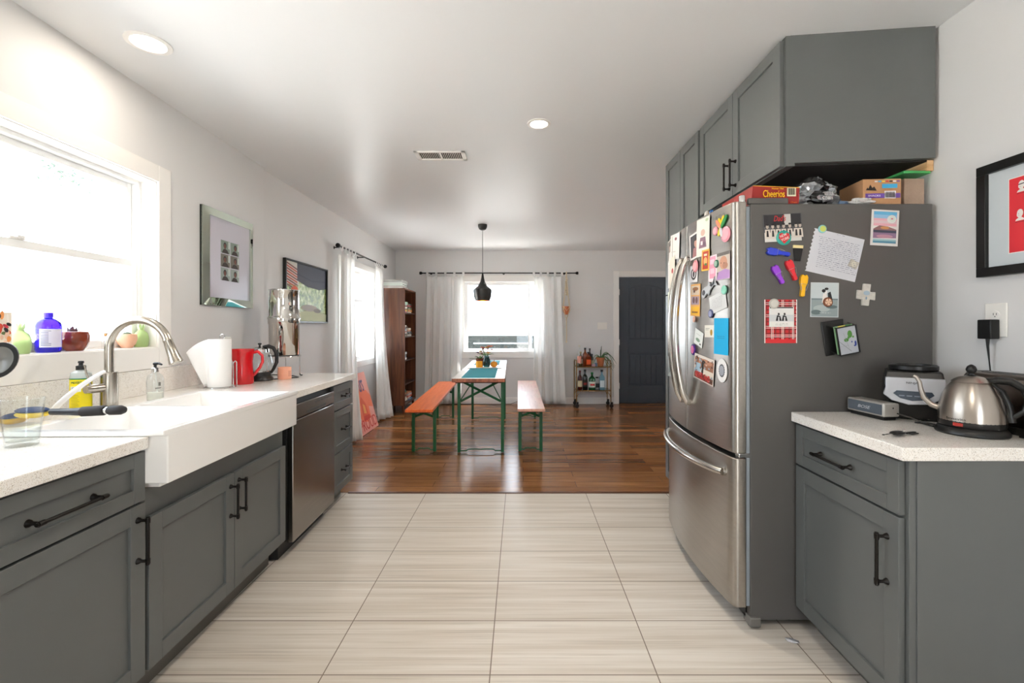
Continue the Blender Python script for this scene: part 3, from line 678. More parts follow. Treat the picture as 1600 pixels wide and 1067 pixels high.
def leaf(mb, base_, d, ln, wd, droop=.3, mt=LEAF, n=6):
    base_ = Vector(base_); d = Vector(d).normalized(); side = d.cross(Vector((0, 0, 1))).normalized() if abs(d.z) < .99 else Vector((1, 0, 0))
    vs = []
    for i in range(n+1):
        t = i/n; p = base_+d*ln*t+Vector((0, 0, -droop*ln*t*t)); w_ = wd*sin(pi*min(1, t*.9+.08))*(.9 if t < 1 else .05)
        up = Vector((0, 0, .0008)); vs += [tuple(p-side*w_/2), tuple(p+Vector((0, 0, -wd*.12))), tuple(p+side*w_/2), tuple(p+up+Vector((0, 0, -wd*.12)))]
    fs = []
    for i in range(n):
        for k in range(4): fs.append((i*4+k, i*4+(k+1) % 4, (i+1)*4+(k+1) % 4, (i+1)*4+k))
    fs += [(3, 2, 1, 0), (n*4, n*4+1, n*4+2, n*4+3)]
    mb.add(vs, fs, mt)
rl = random.Random(3); mb = MB()
for k in range(16):
    a = rl.uniform(0, 2*pi); leaf(mb, (.01*cos(a), .01*sin(a), .075), (cos(a), sin(a), rl.uniform(.6, 1.6)), rl.uniform(.07, .12), .028, .35, rl.choice([LEAF, LEAF2]))
for k in range(3): leaf(mb, (-.04, 0, .08), (-1, rl.uniform(-.4, .4), .5), .10, .02, .3, LEAF2)
part('leaves', mb, pt)
vs_ = root('flower_vase', 'teal glass vase with orange, purple and red flowers on dining table', 'vase', onT(.018, 1.15, SZ), TR)
tg = mat('teal_glass', '#0e5c5a', .08, trans=.7, ior=1.45, coat=.3)
part('vase', MB().lathe([(0, 0), (.034, 0), (.042, .02), (.043, .085), (.03, .105), (.03, .125), (.034, .13), (.028, .13), (.027, .105), (.037, .083), (.037, .02), (0, .008)], 28, tg), vs_)
mb = MB(); fl = []
for k in range(20):
    a = rl.uniform(0, 2*pi); q = rl.uniform(.15, 1)*.105; h = rl.uniform(.18, .265)-q*.4; top = Vector((q*cos(a), q*sin(a), h)); fl.append(top)
    mb.tube([(0, 0, .03), tuple(Vector((top.x*.3, top.y*.3, .13))), tuple(top)], .0016, 5, LEAF)
    if k < 13: leaf(mb, (top.x*.5, top.y*.5, .14), (cos(a), sin(a), .7), .07, .024, .4, rl.choice([LEAF, LEAF2]))
part('stems', mb, vs_)
fc = ['#e2542b', '#5b2d8e', '#d98f2b', '#8e1f3a', '#4a2a80', '#e06a3a', '#c9b07a', '#b52a2a', '#6b3a9a', '#e9d9a0']
for k, p in enumerate(fl[:16]):
    mb = MB(); c = cm(fc[k % len(fc)], .6); sc = rl.uniform(.8, 1.2)
    for j in range(9):
        a = 2*pi*j/9; leaf(mb, tuple(p), (cos(a), sin(a), .45), .031*sc, .016*sc, -.1, c, 3)
    mb.ball(tuple(p+Vector((0, 0, .003))), (.008, .008, .006), cm('#d8a528'), 8, 5); part('flower', mb, vs_)
# pendant lamp
pl = root('pendant_lamp', 'black beaten metal pendant lamp hanging above the dining table', 'pendant lamp', (-.467, 5.6, CZ))
pk = mat('pendant_black', '#262524', .38, .3)
part('canopy', MB().lathe([(0, -.072), (.02, -.07), (.042, -.058), (.055, -.03), (.057, 0), (0, 0)], 28, pk), pl)
part('cord', MB().tube([(0, 0, -.07), (0, 0, -.62)], .0035, 8, BLK), pl)
sh = [(.008, -.60), (.012, -.62), (.018, -.66), (.030, -.71), (.055, -.755), (.090, -.785), (.112, -.802), (.113, -.83), (.104, -.90), (.088, -.943), (.085, -.943), (.100, -.90), (.109, -.83), (.108, -.806), (.086, -.79), (.05, -.76), (.026, -.714), (.006, -.67)]
mb = MB().lathe(sh, 40, pk); n = len(sh)
gold = mat('pendant_gold', '#d98d3f', .3, 1)
mb2 = mb.m(gold)
for i, f in enumerate(mb.f):
    ks = [k % n for k in f]
    if min(ks) >= 10: mb.mi[i] = mb2
part('lamp_shade', mb, pl)
part('bulb', MB().ball((0, 0, -.855), (.028, .028, .035), mat('bulb', '#ffb060', .5, emit=25), 16, 10).lathe([(0, -.78), (.014, -.78), (.014, -.83), (0, -.83)], 14, BLK), pl)
# curtains
def curtain(o, y0, y1, z0, z1, amp, folds, seed, y0b=None, y1b=None, push=0.0, mat_=M_CURT, ntab=5):
    """pleated hanging cloth in local coords: x out of the wall, y along it"""
    rn = random.Random(seed); ph = [rn.uniform(0, 6.28) for _ in range(4)]; y0b = y0 if y0b is None else y0b; y1b = y1 if y1b is None else y1b
    nu, nv = 90, 26; vs = []; fs = []
    for j in range(nv+1):
        t = j/nv; z = z1+(z0-z1)*t; a = amp*(.55+.55*t); e0 = y0+(y0b-y0)*t**1.3; e1 = y1+(y1b-y1)*t**1.3
        for i in range(nu+1):
            u = i/nu; uw = u+.018*sin(2*pi*u*2.3+ph[2]+t*.8)
            x = a*(sin(2*pi*folds*uw+ph[0])+.35*sin(2*pi*folds*1.7*uw+ph[1]+t*.9))+push*t*t*(.3+.7*u)
            y = e0+(e1-e0)*u+a*.35*sin(4*pi*folds*uw+ph[3])
            vs.append((x, y, z-(.012*abs(sin(pi*(ntab-1)*u)) if j == 0 else 0)))
    for j in range(nv):
        for i in range(nu): k = j*(nu+1)+i; fs.append((k, k+1, k+nu+2, k+nu+1))
    mb = MB().add(vs, fs, mat_)
    part('cloth', mb, o, solid=.0016)
    for i in range(ntab):
        u = i/(ntab-1); y = y0+(y1-y0)*u; k = int(round(u*nu)); x = vs[k][0]; zr = .052
        tm = MB(); w2 = .018
        pts = [(x, -.003), (-.012, .03), (-.016, zr), (0, zr+.016), (.016, zr), (.012, .03), (x, -.003)]
        tvs = []; 
        for (px, pz) in pts: tvs += [(px, y-w2, z1+pz), (px, y+w2, z1+pz)]
        tm.add(tvs, [(2*q, 2*q+1, 2*q+3, 2*q+2) for q in range(len(pts)-1)], mat_)
        part('tab', tm, o, solid=.0016)
def rod(name, label, p0, p1, wallx_, brackets, axis):
    o = root(name, label, 'curtain rod', p0, 0); d = Vector(p1)-Vector(p0); mb = MB().tube([(0, 0, 0), tuple(d)], .0095, 12, BRONZE)
    part('rod', mb, o)
    for e, s in ((Vector((0, 0, 0)), -1), (d, 1)):
        q = d.normalized()*s; part('finial', MB().tube([e, e+q*.012, e+q*.02, e+q*.045, e+q*.05], [.0095, .02, .024, .024, .016], 16, BRONZE), o)
    for t in brackets:
        c = d*t; wv = Vector(wallx_)
        part('bracket', MB().tube([c, c+wv*.5, c+wv*.98], .006, 8, BRONZE).tube([c+wv*.97, c+wv], .018, 14, BRONZE), o)
    return o
RZc = 2.155
rod('curtain_rod', 'black curtain rod on the left dining wall', (-1.968, 4.92, RZc), (-1.968, 6.56, RZc), (-.098, 0, 0), (.06, .5, .95), 'y')
rod('curtain_rod', 'black curtain rod across the far wall window', (-1.60, 7.40, RZc), (.90, 7.40, RZc), (0, .088, 0), (.05, .53, .93), 'x')
o = root('curtain', 'white curtain on the left wall rod, panel nearest the kitchen', 'curtain', (-1.968, 0, 0), 0, 'white tab top curtains')
curtain(o, 4.98, 5.36, .02, RZc-.05, .032, 3.6, 1, 4.86, 5.05, .19)
o = root('curtain', 'white curtain on the left wall rod, panel beside the bookcase', 'curtain', (-1.968, 0, 0), 0, 'white tab top curtains')
curtain(o, 6.16, 6.44, .02, RZc-.05, .032, 3.2, 2, 6.02, 6.36, .16)
o = root('curtain', 'white curtain on the far wall, panel beside the bookcase', 'curtain', (0, 7.40, 0), -pi/2, 'white tab top curtains')
curtain(o, -1.52, -.93, .02, RZc-.05, .030, 5.2, 3, -1.56, -.96)
o = root('curtain', 'white curtain on the far wall, panel beside the macrame hanger', 'curtain', (0, 7.40, 0), -pi/2, 'white tab top curtains')
curtain(o, .22, .68, .02, RZc-.05, .032, 4.4, 4, .20, .76)
# macrame hanger
mh = root('macrame_hanger', 'cream macrame plant hanger tied to the curtain rod end', 'plant hanger', (.752, 7.385, RZc)); rope = mat('cotton_rope', '#d9c9ac', .9)
mb = MB().tube([(0, .01, .02), (0, 0, -.0), (0, -.014, -.07)], .010, 8, rope)
zp = 1.605-RZc
for k in range(4):
    a = pi/4+k*pi/2; cx, cy = .07*cos(a), .07*sin(a)
    mb.tube([(0, 0, -.05), (cx*.25, cy*.25, -.18), (cx*.55, cy*.55, -.35), (cx, cy, zp+.02), (cx*.95, cy*.95, zp-.05), (cx*.3, cy*.3, zp-.17), (0, 0, zp-.19)], .0052, 6, rope)
    a2 = a+pi/4; mb.tube([(cx, cy, zp-.0), (.062*cos(a2), .062*sin(a2), zp-.07), (.07*cos(a+pi/2), .07*sin(a+pi/2), zp)], .004, 6, rope)
for i in range(9): mb.ball((.008*sin(i*1.9), .008*cos(i*1.9), -.07-.035*i), (.017, .015, .018), rope, 8, 6)
part('ropes', mb, mh)
part('tail', MB().tube([(0, 0, zp-.18), (.003, 0, zp-.4), (0, 0, zp-.56)], .009, 8, rope).ball((0, 0, zp-.57), (.014, .012, .022), rope, 10, 8), mh)
thing('hanging_pot', MB().lathe([(0, -.13), (.028, -.13), (.05, -.09), (.062, -.03), (.066, .005), (.060, .005), (.052, -.05), (0, -.08)], 26, TERRA), 'small terracotta pot held in the macrame hanger', 'plant pot', (.752, 7.385, RZc+zp))
# ------------------------------------------------------------------ bookcase
bx0, bx1, by0, by1 = -2.045, -1.675, 6.56, 7.25; BX = root('bookcase', 'tall walnut bookcase in the far left corner, open toward the room', 'bookcase', (0, 0, 0))
t = .02; BT = 1.838
for y in (by0, by1-t): part('side_panel', MB().box(bx0, bx1, y, y+t, .13, BT, M_WALNUT), BX, bevel=.0015)
part('top_panel', MB().box(bx0, bx1, by0+t, by1-t, BT-t, BT, M_WALNUT), BX); part('bottom_panel', MB().box(bx0, bx1, by0+t, by1-t, .13, .15, M_WALNUT), BX)
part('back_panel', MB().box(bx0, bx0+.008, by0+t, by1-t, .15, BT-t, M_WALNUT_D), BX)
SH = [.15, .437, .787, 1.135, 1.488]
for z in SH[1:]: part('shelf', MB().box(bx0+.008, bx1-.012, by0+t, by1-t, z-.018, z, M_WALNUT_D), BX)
for x, y in ((bx0+.04, by0+.05), (bx1-.04, by0+.05), (bx0+.04, by1-.05), (bx1-.04, by1-.05)): part('leg', MB().tube([(x, y, .131), (x+(.012 if x > -1.8 else -.0), y, 0)], [.021, .013], 12, M_WALNUT), BX)
BC = ['#d9d5cc', '#2e3f5a', '#b5482f', '#e8e4da', '#33302d', '#6a7f5a', '#caa55a', '#8a3b3b', '#dcd3c0', '#4d6b7a', '#1f1e1d', '#c47f55', '#a9aeb0', '#d26a84', '#efe9dd', '#3d5a4a']
def book(label, x, y, z, lx, ly, h, col, rz, group, cat='book', spine=None):
    """lies flat; spine faces the room (+x)"""
    mb = MB(); c = cm(col, .55); pg = mat('book_pages', '#e6dfcf', .8)
    mb.box(-lx, 0, -ly/2, ly/2, 0, .0022, c).box(-lx, 0, -ly/2, ly/2, h-.0022, h, c).box(-.0025, 0, -ly/2, ly/2, .0022, h-.0022, c)
    mb.box(-lx+.004, -.0025, -ly/2+.004, ly/2-.004, .0022, h-.0022, pg)
    if h > .012: mb.box(0, .0003, -ly*.3, ly*.12, h*.35, h*.65, cm(spine or '#d8d2c4', .6))
    return thing('book' if cat == 'book' else 'magazine', mb, label, cat, (x, y, z), rz, group)
rb = random.Random(11)
def stack(where, grp, z, x, y, n, hmin, hmax, cols, lx=.17, ly=.23, lean=0, spots=None):
    names = {'#d9d5cc': 'cream', '#2e3f5a': 'navy', '#b5482f': 'rust red', '#e8e4da': 'off white', '#33302d': 'charcoal', '#6a7f5a': 'olive green', '#caa55a': 'mustard', '#8a3b3b': 'maroon', '#dcd3c0': 'beige', '#4d6b7a': 'slate blue', '#1f1e1d': 'black', '#c47f55': 'tan', '#a9aeb0': 'grey', '#d26a84': 'pink', '#efe9dd': 'ivory', '#3d5a4a': 'dark green', '#e0b93a': 'yellow', '#d9822e': 'orange', '#e04a5a': 'coral', '#3f9a9a': 'teal', '#88b39a': 'mint', '#3b6ea0': 'blue'}
    ORD = ['bottom', 'second', 'third', 'fourth', 'fifth', 'sixth', 'seventh', 'eighth']
    for k in range(n):
        c = cols[k]; h = rb.uniform(hmin, hmax); pos = 'topmost' if k == n-1 else (ORD[k] + (' from the bottom' if k else ''))
        book('%s book, %s of the %s' % (names[c], pos, where), x+rb.uniform(-.02, .0), y+rb.uniform(-.012, .012), z, lx*rb.uniform(.85, 1), ly*rb.uniform(.88, 1), h, c, rb.uniform(-.1, .1), grp); z += h+.0004
xb = bx1-.035
stack('near stack on the highest shelf', 'books on the highest shelf', SH[4], xb, by0+.17, 7, .018, .028, ['#d26a84', '#e0b93a', '#8a3b3b', '#e8e4da', '#b5482f', '#a9aeb0', '#88b39a'])
stack('far stack on the highest shelf', 'books on the highest shelf', SH[4], xb, by0+.48, 6, .020, .028, ['#efe9dd', '#d9822e', '#6a7f5a', '#33302d', '#e04a5a', '#3d5a4a'])
stack('near stack on the second shelf', 'books on the second shelf down', SH[3], xb, by0+.17, 8, .017, .026, ['#dcd3c0', '#33302d', '#e8e4da', '#8a3b3b', '#a9aeb0', '#2e3f5a', '#1f1e1d', '#d9d5cc'])
stack('far stack on the second shelf', 'books on the second shelf down', SH[3], xb, by0+.48, 5, .020, .028, ['#e8e4da', '#1f1e1d', '#4d6b7a', '#c47f55', '#efe9dd'])
stack('small stack on the middle shelf', 'books on the middle shelf', SH[2], xb, by0+.17, 4, .022, .030, ['#efe9dd', '#4d6b7a', '#33302d', '#a9aeb0'])
stack('near stack on the bottom shelf', 'books on the bottom shelf', SH[0], xb, by0+.17, 8, .017, .026, ['#1f1e1d', '#e8e4da', '#dcd3c0', '#b5482f', '#33302d', '#c47f55', '#6a7f5a', '#3f9a9a'])
stack('far stack on the bottom shelf', 'books on the bottom shelf', SH[0], xb, by0+.48, 5, .018, .026, ['#3b6ea0', '#e8e4da', '#b5482f', '#a9aeb0', '#c47f55'])
o = root('picture_frame', 'small wooden frame standing on the second shelf from the bottom', 'picture frame', (bx1-.10, by0+.16, SH[1]), 0); part('frame', MB().box(-.008, .008, -.07, .07, 0, .02, M_WALNUT).box(-.008, .008, -.07, .07, .25, .27, M_WALNUT).box(-.008, .008, -.07, -.05, .02, .25, M_WALNUT).box(-.008, .008, .05, .07, .02, .25, M_WALNUT), o); part('print', MB().box(-.004, .004, -.05, .05, .02, .25, cm('#cfc4b0')), o)
z = BT+.0005
for k, (h, c, nm) in enumerate([(.022, '#e8e6e0', 'white paperbound'), (.018, '#c9c7c0', 'light grey'), (.040, '#e4efe6', 'thick pale green'), (.018, '#dfe2dd', 'white glossy'), (.012, '#a6aaa6', 'thin grey'), (.016, '#dadcd6', 'pale grey')]):
    mb = MB().box(-.30, 0, -.16, .16, 0, h, cm(c, .5)); ns = rb.uniform(.0, .02)
    for j in range(9): mb.box(0, .0004, -.13+j*.03, -.112+j*.03, h*.3, h*.7, cm('#26262a', .6))
    pos = ['bottom', 'second', 'third', 'fourth', 'fifth', 'top'][k]
    thing('magazine', mb, '%s magazine, %s from below on top of the bookcase' % (nm, pos) if k < 5 else 'pale grey magazine topmost on the bookcase', 'magazine', (bx1-.03-ns-k*.006, by0+.20+k*.006, z), rb.uniform(-.05, .05), 'magazines stacked on the bookcase'); z += h+.0004
# ------------------------------------------------------------------ leaning poster
a_ = .27

PK = '#e8a092'
pm = axes((-1.925, 5.45, .352), (0, 1, 0), (-sin(a_), 0, cos(a_)))
LY = [('#e8734c', [(.0, .32), (.10, .30), (.30, .34), (.42, .20), (.62, .16), (.78, .22), (.80, .40), (.98, .36), (1.0, .55), (.86, .68), (.55, .74), (.40, .84), (.22, .96), (.12, .86), (.30, .70), (.10, .60), (0, .5)]),
      ('#d9582f', [(.08, .40), (.28, .38), (.34, .56), (.50, .70), (.36, .72), (.14, .58)]), ('#d9582f', [(.46, .22), (.60, .19), (.72, .24), (.70, .46), (.58, .60), (.50, .52)]), ('#e9a04f', [(.54, .32), (.64, .30), (.64, .44), (.57, .48)]), ('#c43a20', [(.46, .20), (.76, .20), (.74, .27), (.50, .28)])]
mb = MB().prism([(-.39, -.36), (.39, -.36), (.39, .36), (-.39, .36)], -.012, 0, cm(PK, .6)); flat_art(mb, .78, .72, LY, 0, .0003)
po = thing('poster', mb, 'pink poster of an orange hand leaning against the left wall under the window', 'poster', mtx=pm)
text('Ours', .26, .22, cm('#4a4a78', .6), T(.10, .235, .002), po, ex=.0005); text('PROUD', .56, .135, cm('#c8342c', .6), T(.085, -.262, .002), po, ex=.0005)
# ------------------------------------------------------------------ bar cart
cx0, cx1, cy0, cy1 = .885, 1.425, 7.12, 7.42
ct = root('bar_cart', 'two tier brass bar cart against the far wall beside the door', 'bar cart', (0, 0, 0)); zt, zl = .652, .277
for z in (zt, zl):
    mb = MB()
    for a, b in (((cx0, cy0), (cx1, cy0)), ((cx1, cy0), (cx1, cy1)), ((cx1, cy1), (cx0, cy1)), ((cx0, cy1), (cx0, cy0))): mb.tube([(a[0], a[1], z-.008), (b[0], b[1], z-.008)], .008, 10, BRASS)
    part('shelf_rim', mb, ct); part('glass_shelf', MB().box(cx0+.006, cx1-.006, cy0+.006, cy1-.006, z-.006, z, mat('smoked_glass', '#4c4640', .1, coat=.4)), ct)
for x in (cx0, cx1):
    for y in (cy0, cy1): part('post', MB().tube([(x, y, .09), (x, y, zt+.05)], .0085, 10, BRASS), ct)
    part('push_handle', MB().tube([(x, cy0, zt+.05), (x, cy0+.03, zt+.09), (x, cy1-.03, zt+.09), (x, cy1, zt+.05)], .0085, 10, BRASS), ct)
    for y in (cy0, cy1):
        s = 1 if x == cx0 else -1
        part('corner_bracket', MB().tube([(x, y, .16), (x+s*.02, y, .21), (x+s*.055, y, .255), (x+s*.06, y, .268)], .005, 8, BRASS), ct)
        w_ = part('caster', MB().lathe([(0, -.010), (.027, -.010), (.031, -.006), (.031, .006), (.027, .010), (0, .010)], 22, BLK, T(x+.010, y, .031) @ RX(pi/2)), ct); part('caster_fork', MB().box(x-.006, x+.03, y-.018, y+.018, .064, .094, BLK).box(x-.002, x+.022, y-.017, y-.012, .028, .07, BLK).box(x-.002, x+.022, y+.012, y+.017, .028, .07, BLK), w_)
def bottle(label, x, y, z, r, h, neck, col, capc='#1a1a1a', lab=None, clear=.0, liquid=None, group=None, shoulder=.62, square=False, lab2=None):
    o = root('bottle', label, 'bottle', (x, y, z), 0, group)
    g = M_GLASS if clear > .9 else mat('bottle_' + col.strip('#'), col, .08, trans=clear, coat=.4)
    hs = h*shoulder; pr = [(0, 0), (r*.9, 0), (r, .006), (r, hs), (r*.82, hs+h*.06), (neck, hs+h*.16), (neck, h*.93), (0, h*.93)]
    part('glass_body', MB().lathe(pr, 20 if not square else 4, g, RZ(pi/4) if square else None), o)
    if liquid: part('liquid', MB().lathe([(0, .004), (r*.9, .004), (r*.92, hs*.8), (0, hs*.8)], 18 if not square else 4, cm(liquid, .2, spec=.4), RZ(pi/4) if square else None), o)
    part('cap', MB().lathe([(0, h*.90), (neck*1.25, h*.90), (neck*1.25, h), (0, h)], 14, cm(capc, .4)), o)
    if lab:
        rr = r*1.012 if not square else r
        lb = MB().lathe([(rr, hs*.22), (rr, hs*.75)], 20, cm(lab, .6), a0=-pi*.95, a1=-pi*.05) if not square else MB().box(-r*.6, r*.6, -r*.715, -r*.708, hs*.2, hs*.75, cm(lab, .6))
        l = part('label', lb, o)
        if lab2: part('label_mark', MB().lathe([(rr*1.01, hs*.38), (rr*1.01, hs*.56)], 14, cm(lab2, .6), a0=-pi*.72, a1=-pi*.28), l)
    return o
GT, GL = 'bottles on the top shelf of the bar cart', 'bottles on the lower shelf of the bar cart'
Z1, Z2 = zt+.0003, zl+.0003
bottle('tall clear bottle with pale pink label on the top shelf of the bar cart', .945, 7.25, Z1, .033, .335, .012, '#e8e4dc', '#d9d5c8', '#e6a594', 1, group=GT)
bottle('short clear bottle at the handle end of the bar cart top', .928, 7.335, Z1, .026, .19, .010, '#cfd3cf', '#c9c4b8', None, 1, group=GT, liquid='#b9b4a8')
bottle('small olive bottle on the cart top between clear and amber ones', .978, 7.335, Z1, .030, .22, .012, '#6b5a2a', '#8a7a3a', '#d8d0b8', .3, group=GT)
bottle('tall amber whisky bottle with black cap on the cart top', 1.045, 7.30, Z1, .040, .285, .014, '#8a3a12', '#111111', None, .25, liquid='#a8430f', group=GT)
bottle('square amber bottle with orange label in front on the cart top', 1.082, 7.20, Z1, .056, .225, .015, '#7a2f10', '#111111', '#e0561c', .25, group=GT, square=True)
bottle('slim dark bottle with white label behind the amber bottles', 1.125, 7.33, Z1, .030, .275, .012, '#3a2416', '#0f0f10', '#e5ded0', .2, group=GT)
bottle('small green dropper bottle beside the amber ones on the cart top', 1.156, 7.28, Z1, .022, .19, .009, '#2f3d28', '#151515', '#c9c9a8', .2, group=GT)
thing('jar', MB().lathe([(0, 0), (.022, 0), (.024, .003), (.024, .045), (.018, .052), (0, .052)], 18, cm('#7f94b0', .2)), 'small pale blue jar on the cart top before the plant', 'jar', (1.20, 7.19, Z1))
thing('box', MB().box(-.025, .025, -.02, .02, 0, .035, cm('#c9a3b0', .5)), 'tiny pink box on the cart top beside the blue jar', 'box', (1.155, 7.17, Z1), .2)
bottle('red brown wine bottle with cream label on the lower cart shelf', .955, 7.25, Z2, .036, .30, .014, '#5a1a10', '#7a1d1a', '#d8cda8', .2, group=GL)
bottle('black wine bottle with cork top on the lower cart shelf', 1.035, 7.24, Z2, .041, .315, .015, '#12160f', '#1a1a18', '#20281c', .1, group=GL, lab2='#8e2424')
bottle('clear narrow bottle by the cart post on the lower shelf', .915, 7.33, Z2, .022, .27, .010, '#dddddd', '#c9c9c9', None, 1, liquid='#c3c6c2', group=GL)
bottle('wide green gin bottle with round white label on the lower cart shelf', 1.145, 7.22, Z2, .054, .275, .017, '#1c6a34', '#1e7a3c', '#dfe6da', .35, group=GL, lab2='#b03434')
bottle('small clear jar bottle with black lid between green and blue bottles', 1.232, 7.27, Z2, .032, .195, .020, '#d3d3d3', '#1a1a1a', '#3a3f42', 1, group=GL, liquid='#b8bcbb')
bottle('pale blue square gin bottle at the right of the lower cart shelf', 1.300, 7.22, Z2, .056, .315, .017, '#86b9cf', '#22262a', '#dbe9ee', .4, group=GL, square=True)
sp_ = root('potted_plant', 'spiky leaved plant in a terracotta pot on top of the bar cart', 'plant', (1.285, 7.25, Z1), 0)
part('pot', MB().lathe([(0, 0), (.045, 0), (.062, .105), (.072, .105), (.075, .135), (.066, .135), (.062, .11), (0, .11)], 28, TERRA), sp_)
mb = MB(); rl = random.Random(5)
def strap_leaf(mb, a, ln, arch, up, wd, mt):
    pts = []; 
    for i in range(9):
        t = i/8; pts.append((cos(a)*ln*t*.9, sin(a)*ln*t*.9, .115+up*sin(pi*min(1, t*arch))*1.0-(.22*t*t*(arch-.6))))
    mb.tube(pts, [wd*(1-.85*(i/8)**1.5) for i in range(9)], 6, mt, flat=.3)
for a, ln, ar, up in ((-.2, .24, .9, .10), (.15, .30, 1.0, .09), (-.5, .26, 1.2, .05), (.35, .27, 1.35, .05), (-.05, .22, 1.5, .02), (.6, .2, 1.4, .04), (2.9, .13, .8, .07), (3.3, .15, 1.1, .05), (1.2, .12, .55, .19), (1.4, .07, .5, .12), (-1.1, .2, 1.2, .05), (-2.0, .14, 1.2, .05), (.05, .27, 1.15, .12), (-.8, .17, .8, .09)): strap_leaf(mb, a, ln, ar, up, .0085, rl.choice([LEAF, mat('leaf_dark', '#2c4a2c', .5)]))
part('leaves', mb, sp_)
# cable along the far baseboard
thing('cable', MB().tube([(-1.3, 7.44, .006), (-.9, 7.43, .006), (-.5, 7.42, .008), (-.15, 7.44, .010), (-.02, 7.45, .06), (.06, 7.455, .14), (.07, 7.462, .20)], .004, 6, BLK), 'thin black cable lying along the far baseboard under the window', 'cable')
# framed picture on the left dining wall: red stripes, dark blue, mottled green
fp = root('framed_print', 'black framed print with red stripes, dark blue area and mottled green', 'picture', (-2.067, 4.365, 1.595), 0)
w2, h2 = .43, .283; mb = MB()
for a, b, c_, d in ((-w2, w2, h2-.016, h2), (-w2, w2, -h2, -h2+.016), (-w2, -w2+.016, -h2, h2), (w2-.016, w2, -h2, h2)): mb.box(0, .03, a, b, c_, d, cm('#1c1e1b', .3))
part('frame', mb, fp, bevel=.002)
def mottled_mat():
    m, nt, b = base('mottled_green', .35, .5); tc = nt.nodes.new('ShaderNodeTexCoord')
    n = nn(nt, 'ShaderNodeTexNoise', Scale=22.0, Detail=9.0, Roughness=.75); nt.links.new(tc.outputs['Object'], n.inputs['Vector'])
    nt.links.new(ramp(nt, n.outputs['Fac'], [(.34, '#2f4a26'), (.45, '#6d8c3f'), (.53, '#a9bd68'), (.62, '#dfe6b8')]), b.inputs['Base Color']); return m
mb = MB().box(.004, .012, -w2+.016, w2-.016, -h2+.016, h2-.016, mottled_mat()); part('print', mb, fp)
A2 = T(.012, 0, 0) @ Matrix(((0,0,1,0),(1,0,0,0),(0,1,0,0),(0,0,0,1))); mb = MB(); W_, H_ = 2*w2-.032, 2*h2-.032
l2 = MB(); LL = [('#e9e2da', rc(0, 0, .03, 1)), ('#d3cfc6', rc(.03, .62, .30, 1)), ('#3a3d4e', [(.26, .70), (.5, .62), (.8, .60), (1, .64), (1, 1), (.26, 1)]), ('#20243a', [(.26, .80), (.6, .73), (.95, .76), (.95, .78), (.6, .75), (.26, .83)])]
for k in range(9): LL.append(('#c2452a' if k % 2 else '#7a3a2e', [(.03+.0*k, .98-k*.045), (.26, .90-k*.045), (.26, .875-k*.045), (.03, .955-k*.045)]))
LL += [('#cfd6b0', [(.0, 0), (1, 0), (1, .14), (.6, .2), (.3, .16), (0, .22)]), ('#b9b7b0', ell(.55, .24, .2, .06)), ('#8f8d86', ell(.75, .2, .1, .04)), ('#d8572e', ell(.2, .53, .08, .06))]
flat_art(l2, W_, H_, LL, 0, .0002); l2.v = [tuple(A2 @ Vector(p)) for p in l2.v]; part('colour_patches', l2, fp)
# mirror framed family print on the left kitchen wall
yc_ = 3.124; mf = root('mirror_framed_print', 'mirror framed print with six small portrait photos', 'picture', (-1.91-KL*yc_, yc_, 1.729), AK); w2, h2, fw = .284, .316, .052
mb = MB().box(0, .018, -w2, w2, -h2, h2, cm('#15201a', .3)); part('backing', mb, mf)
mb = MB(); O = [(-w2, -h2), (w2, -h2), (w2, h2), (-w2, h2)]; I = [(-w2+fw, -h2+fw), (w2-fw, -h2+fw), (w2-fw, h2-fw), (-w2+fw, h2-fw)]
for k in range(4):
    a, b, c_, d = O[k], O[(k+1) % 4], I[(k+1) % 4], I[k]; mb.add([(.0185, *a), (.0185, *b), (.030, *c_), (.030, *d), (.010, *a), (.010, *b), (.010, *c_), (.010, *d)], [(0, 1, 2, 3), (4, 7, 6, 5), (0, 4, 5, 1), (1, 5, 6, 2), (2, 6, 7, 3), (3, 7, 4, 0)], MIRROR)
part('mirror_border', mb, mf)
part('mat_board', MB().box(.018, .0195, -w2+fw, w2-fw, -h2+fw, h2-fw, mat('mat_board', '#c6c3ce', .25)), mf)
ph = ['#7d8b80', '#6f6a60', '#8f9a94']; rp = random.Random(9)
for r_ in range(3):
    for c_ in range(2):
        pm = T(.0195, -.052+c_*.107-.003, .085-r_*.092) @ Matrix(((0,0,1,0),(1,0,0,0),(0,1,0,0),(0,0,0,1)))
        ls = [('#2f2a28', ell(.45+.1*c_, .62, .17, .24)), ('#6e4436', ell(.45+.1*c_, .55, .12, .20)), ('#3a302c', [(.1, 0), (.25, .28), (.45, .36), (.7, .28), (.9, 0)]), ('#b9c2bb', rc(.8, .4, .98, .96))]
        card('photo', None, None, pm, .10, .086, ph[r_], ls, .0006, parent=mf)
# ================================================================== ON THE LEFT WORKTOP AND SILL
WT = .9163
def spin(name, label, cat, prof, mt, u, v, Y, z, **kw):
    p = P(u, v, Y); return lathed(name, label, cat, prof, (p.x, p.y, z), mt, **kw)
def wall_l(y): return -1.91-KL*y
tumbler = root('drinking_glass', 'clear tapered drinking glass standing on the worktop left of the sink', 'glass', (-1.497, 1.36, WT))
part('glass', MB().lathe([(0, 0), (.036, 0), (.0375, .004), (.050, .142), (.0485, .1425), (.036, .016), (0, .013)], 40, M_GLASS), tumbler)
part('thick_base', MB().lathe([(0, .001), (.035, .001), (.0355, .011), (0, .012)], 40, M_GLASS), tumbler)
part('water', MB().lathe([(0, .0165), (.0362, .0165), (.0405, .062), (0, .062)], 36, mk_thin_glass('water', '#f8fbfa')), tumbler)
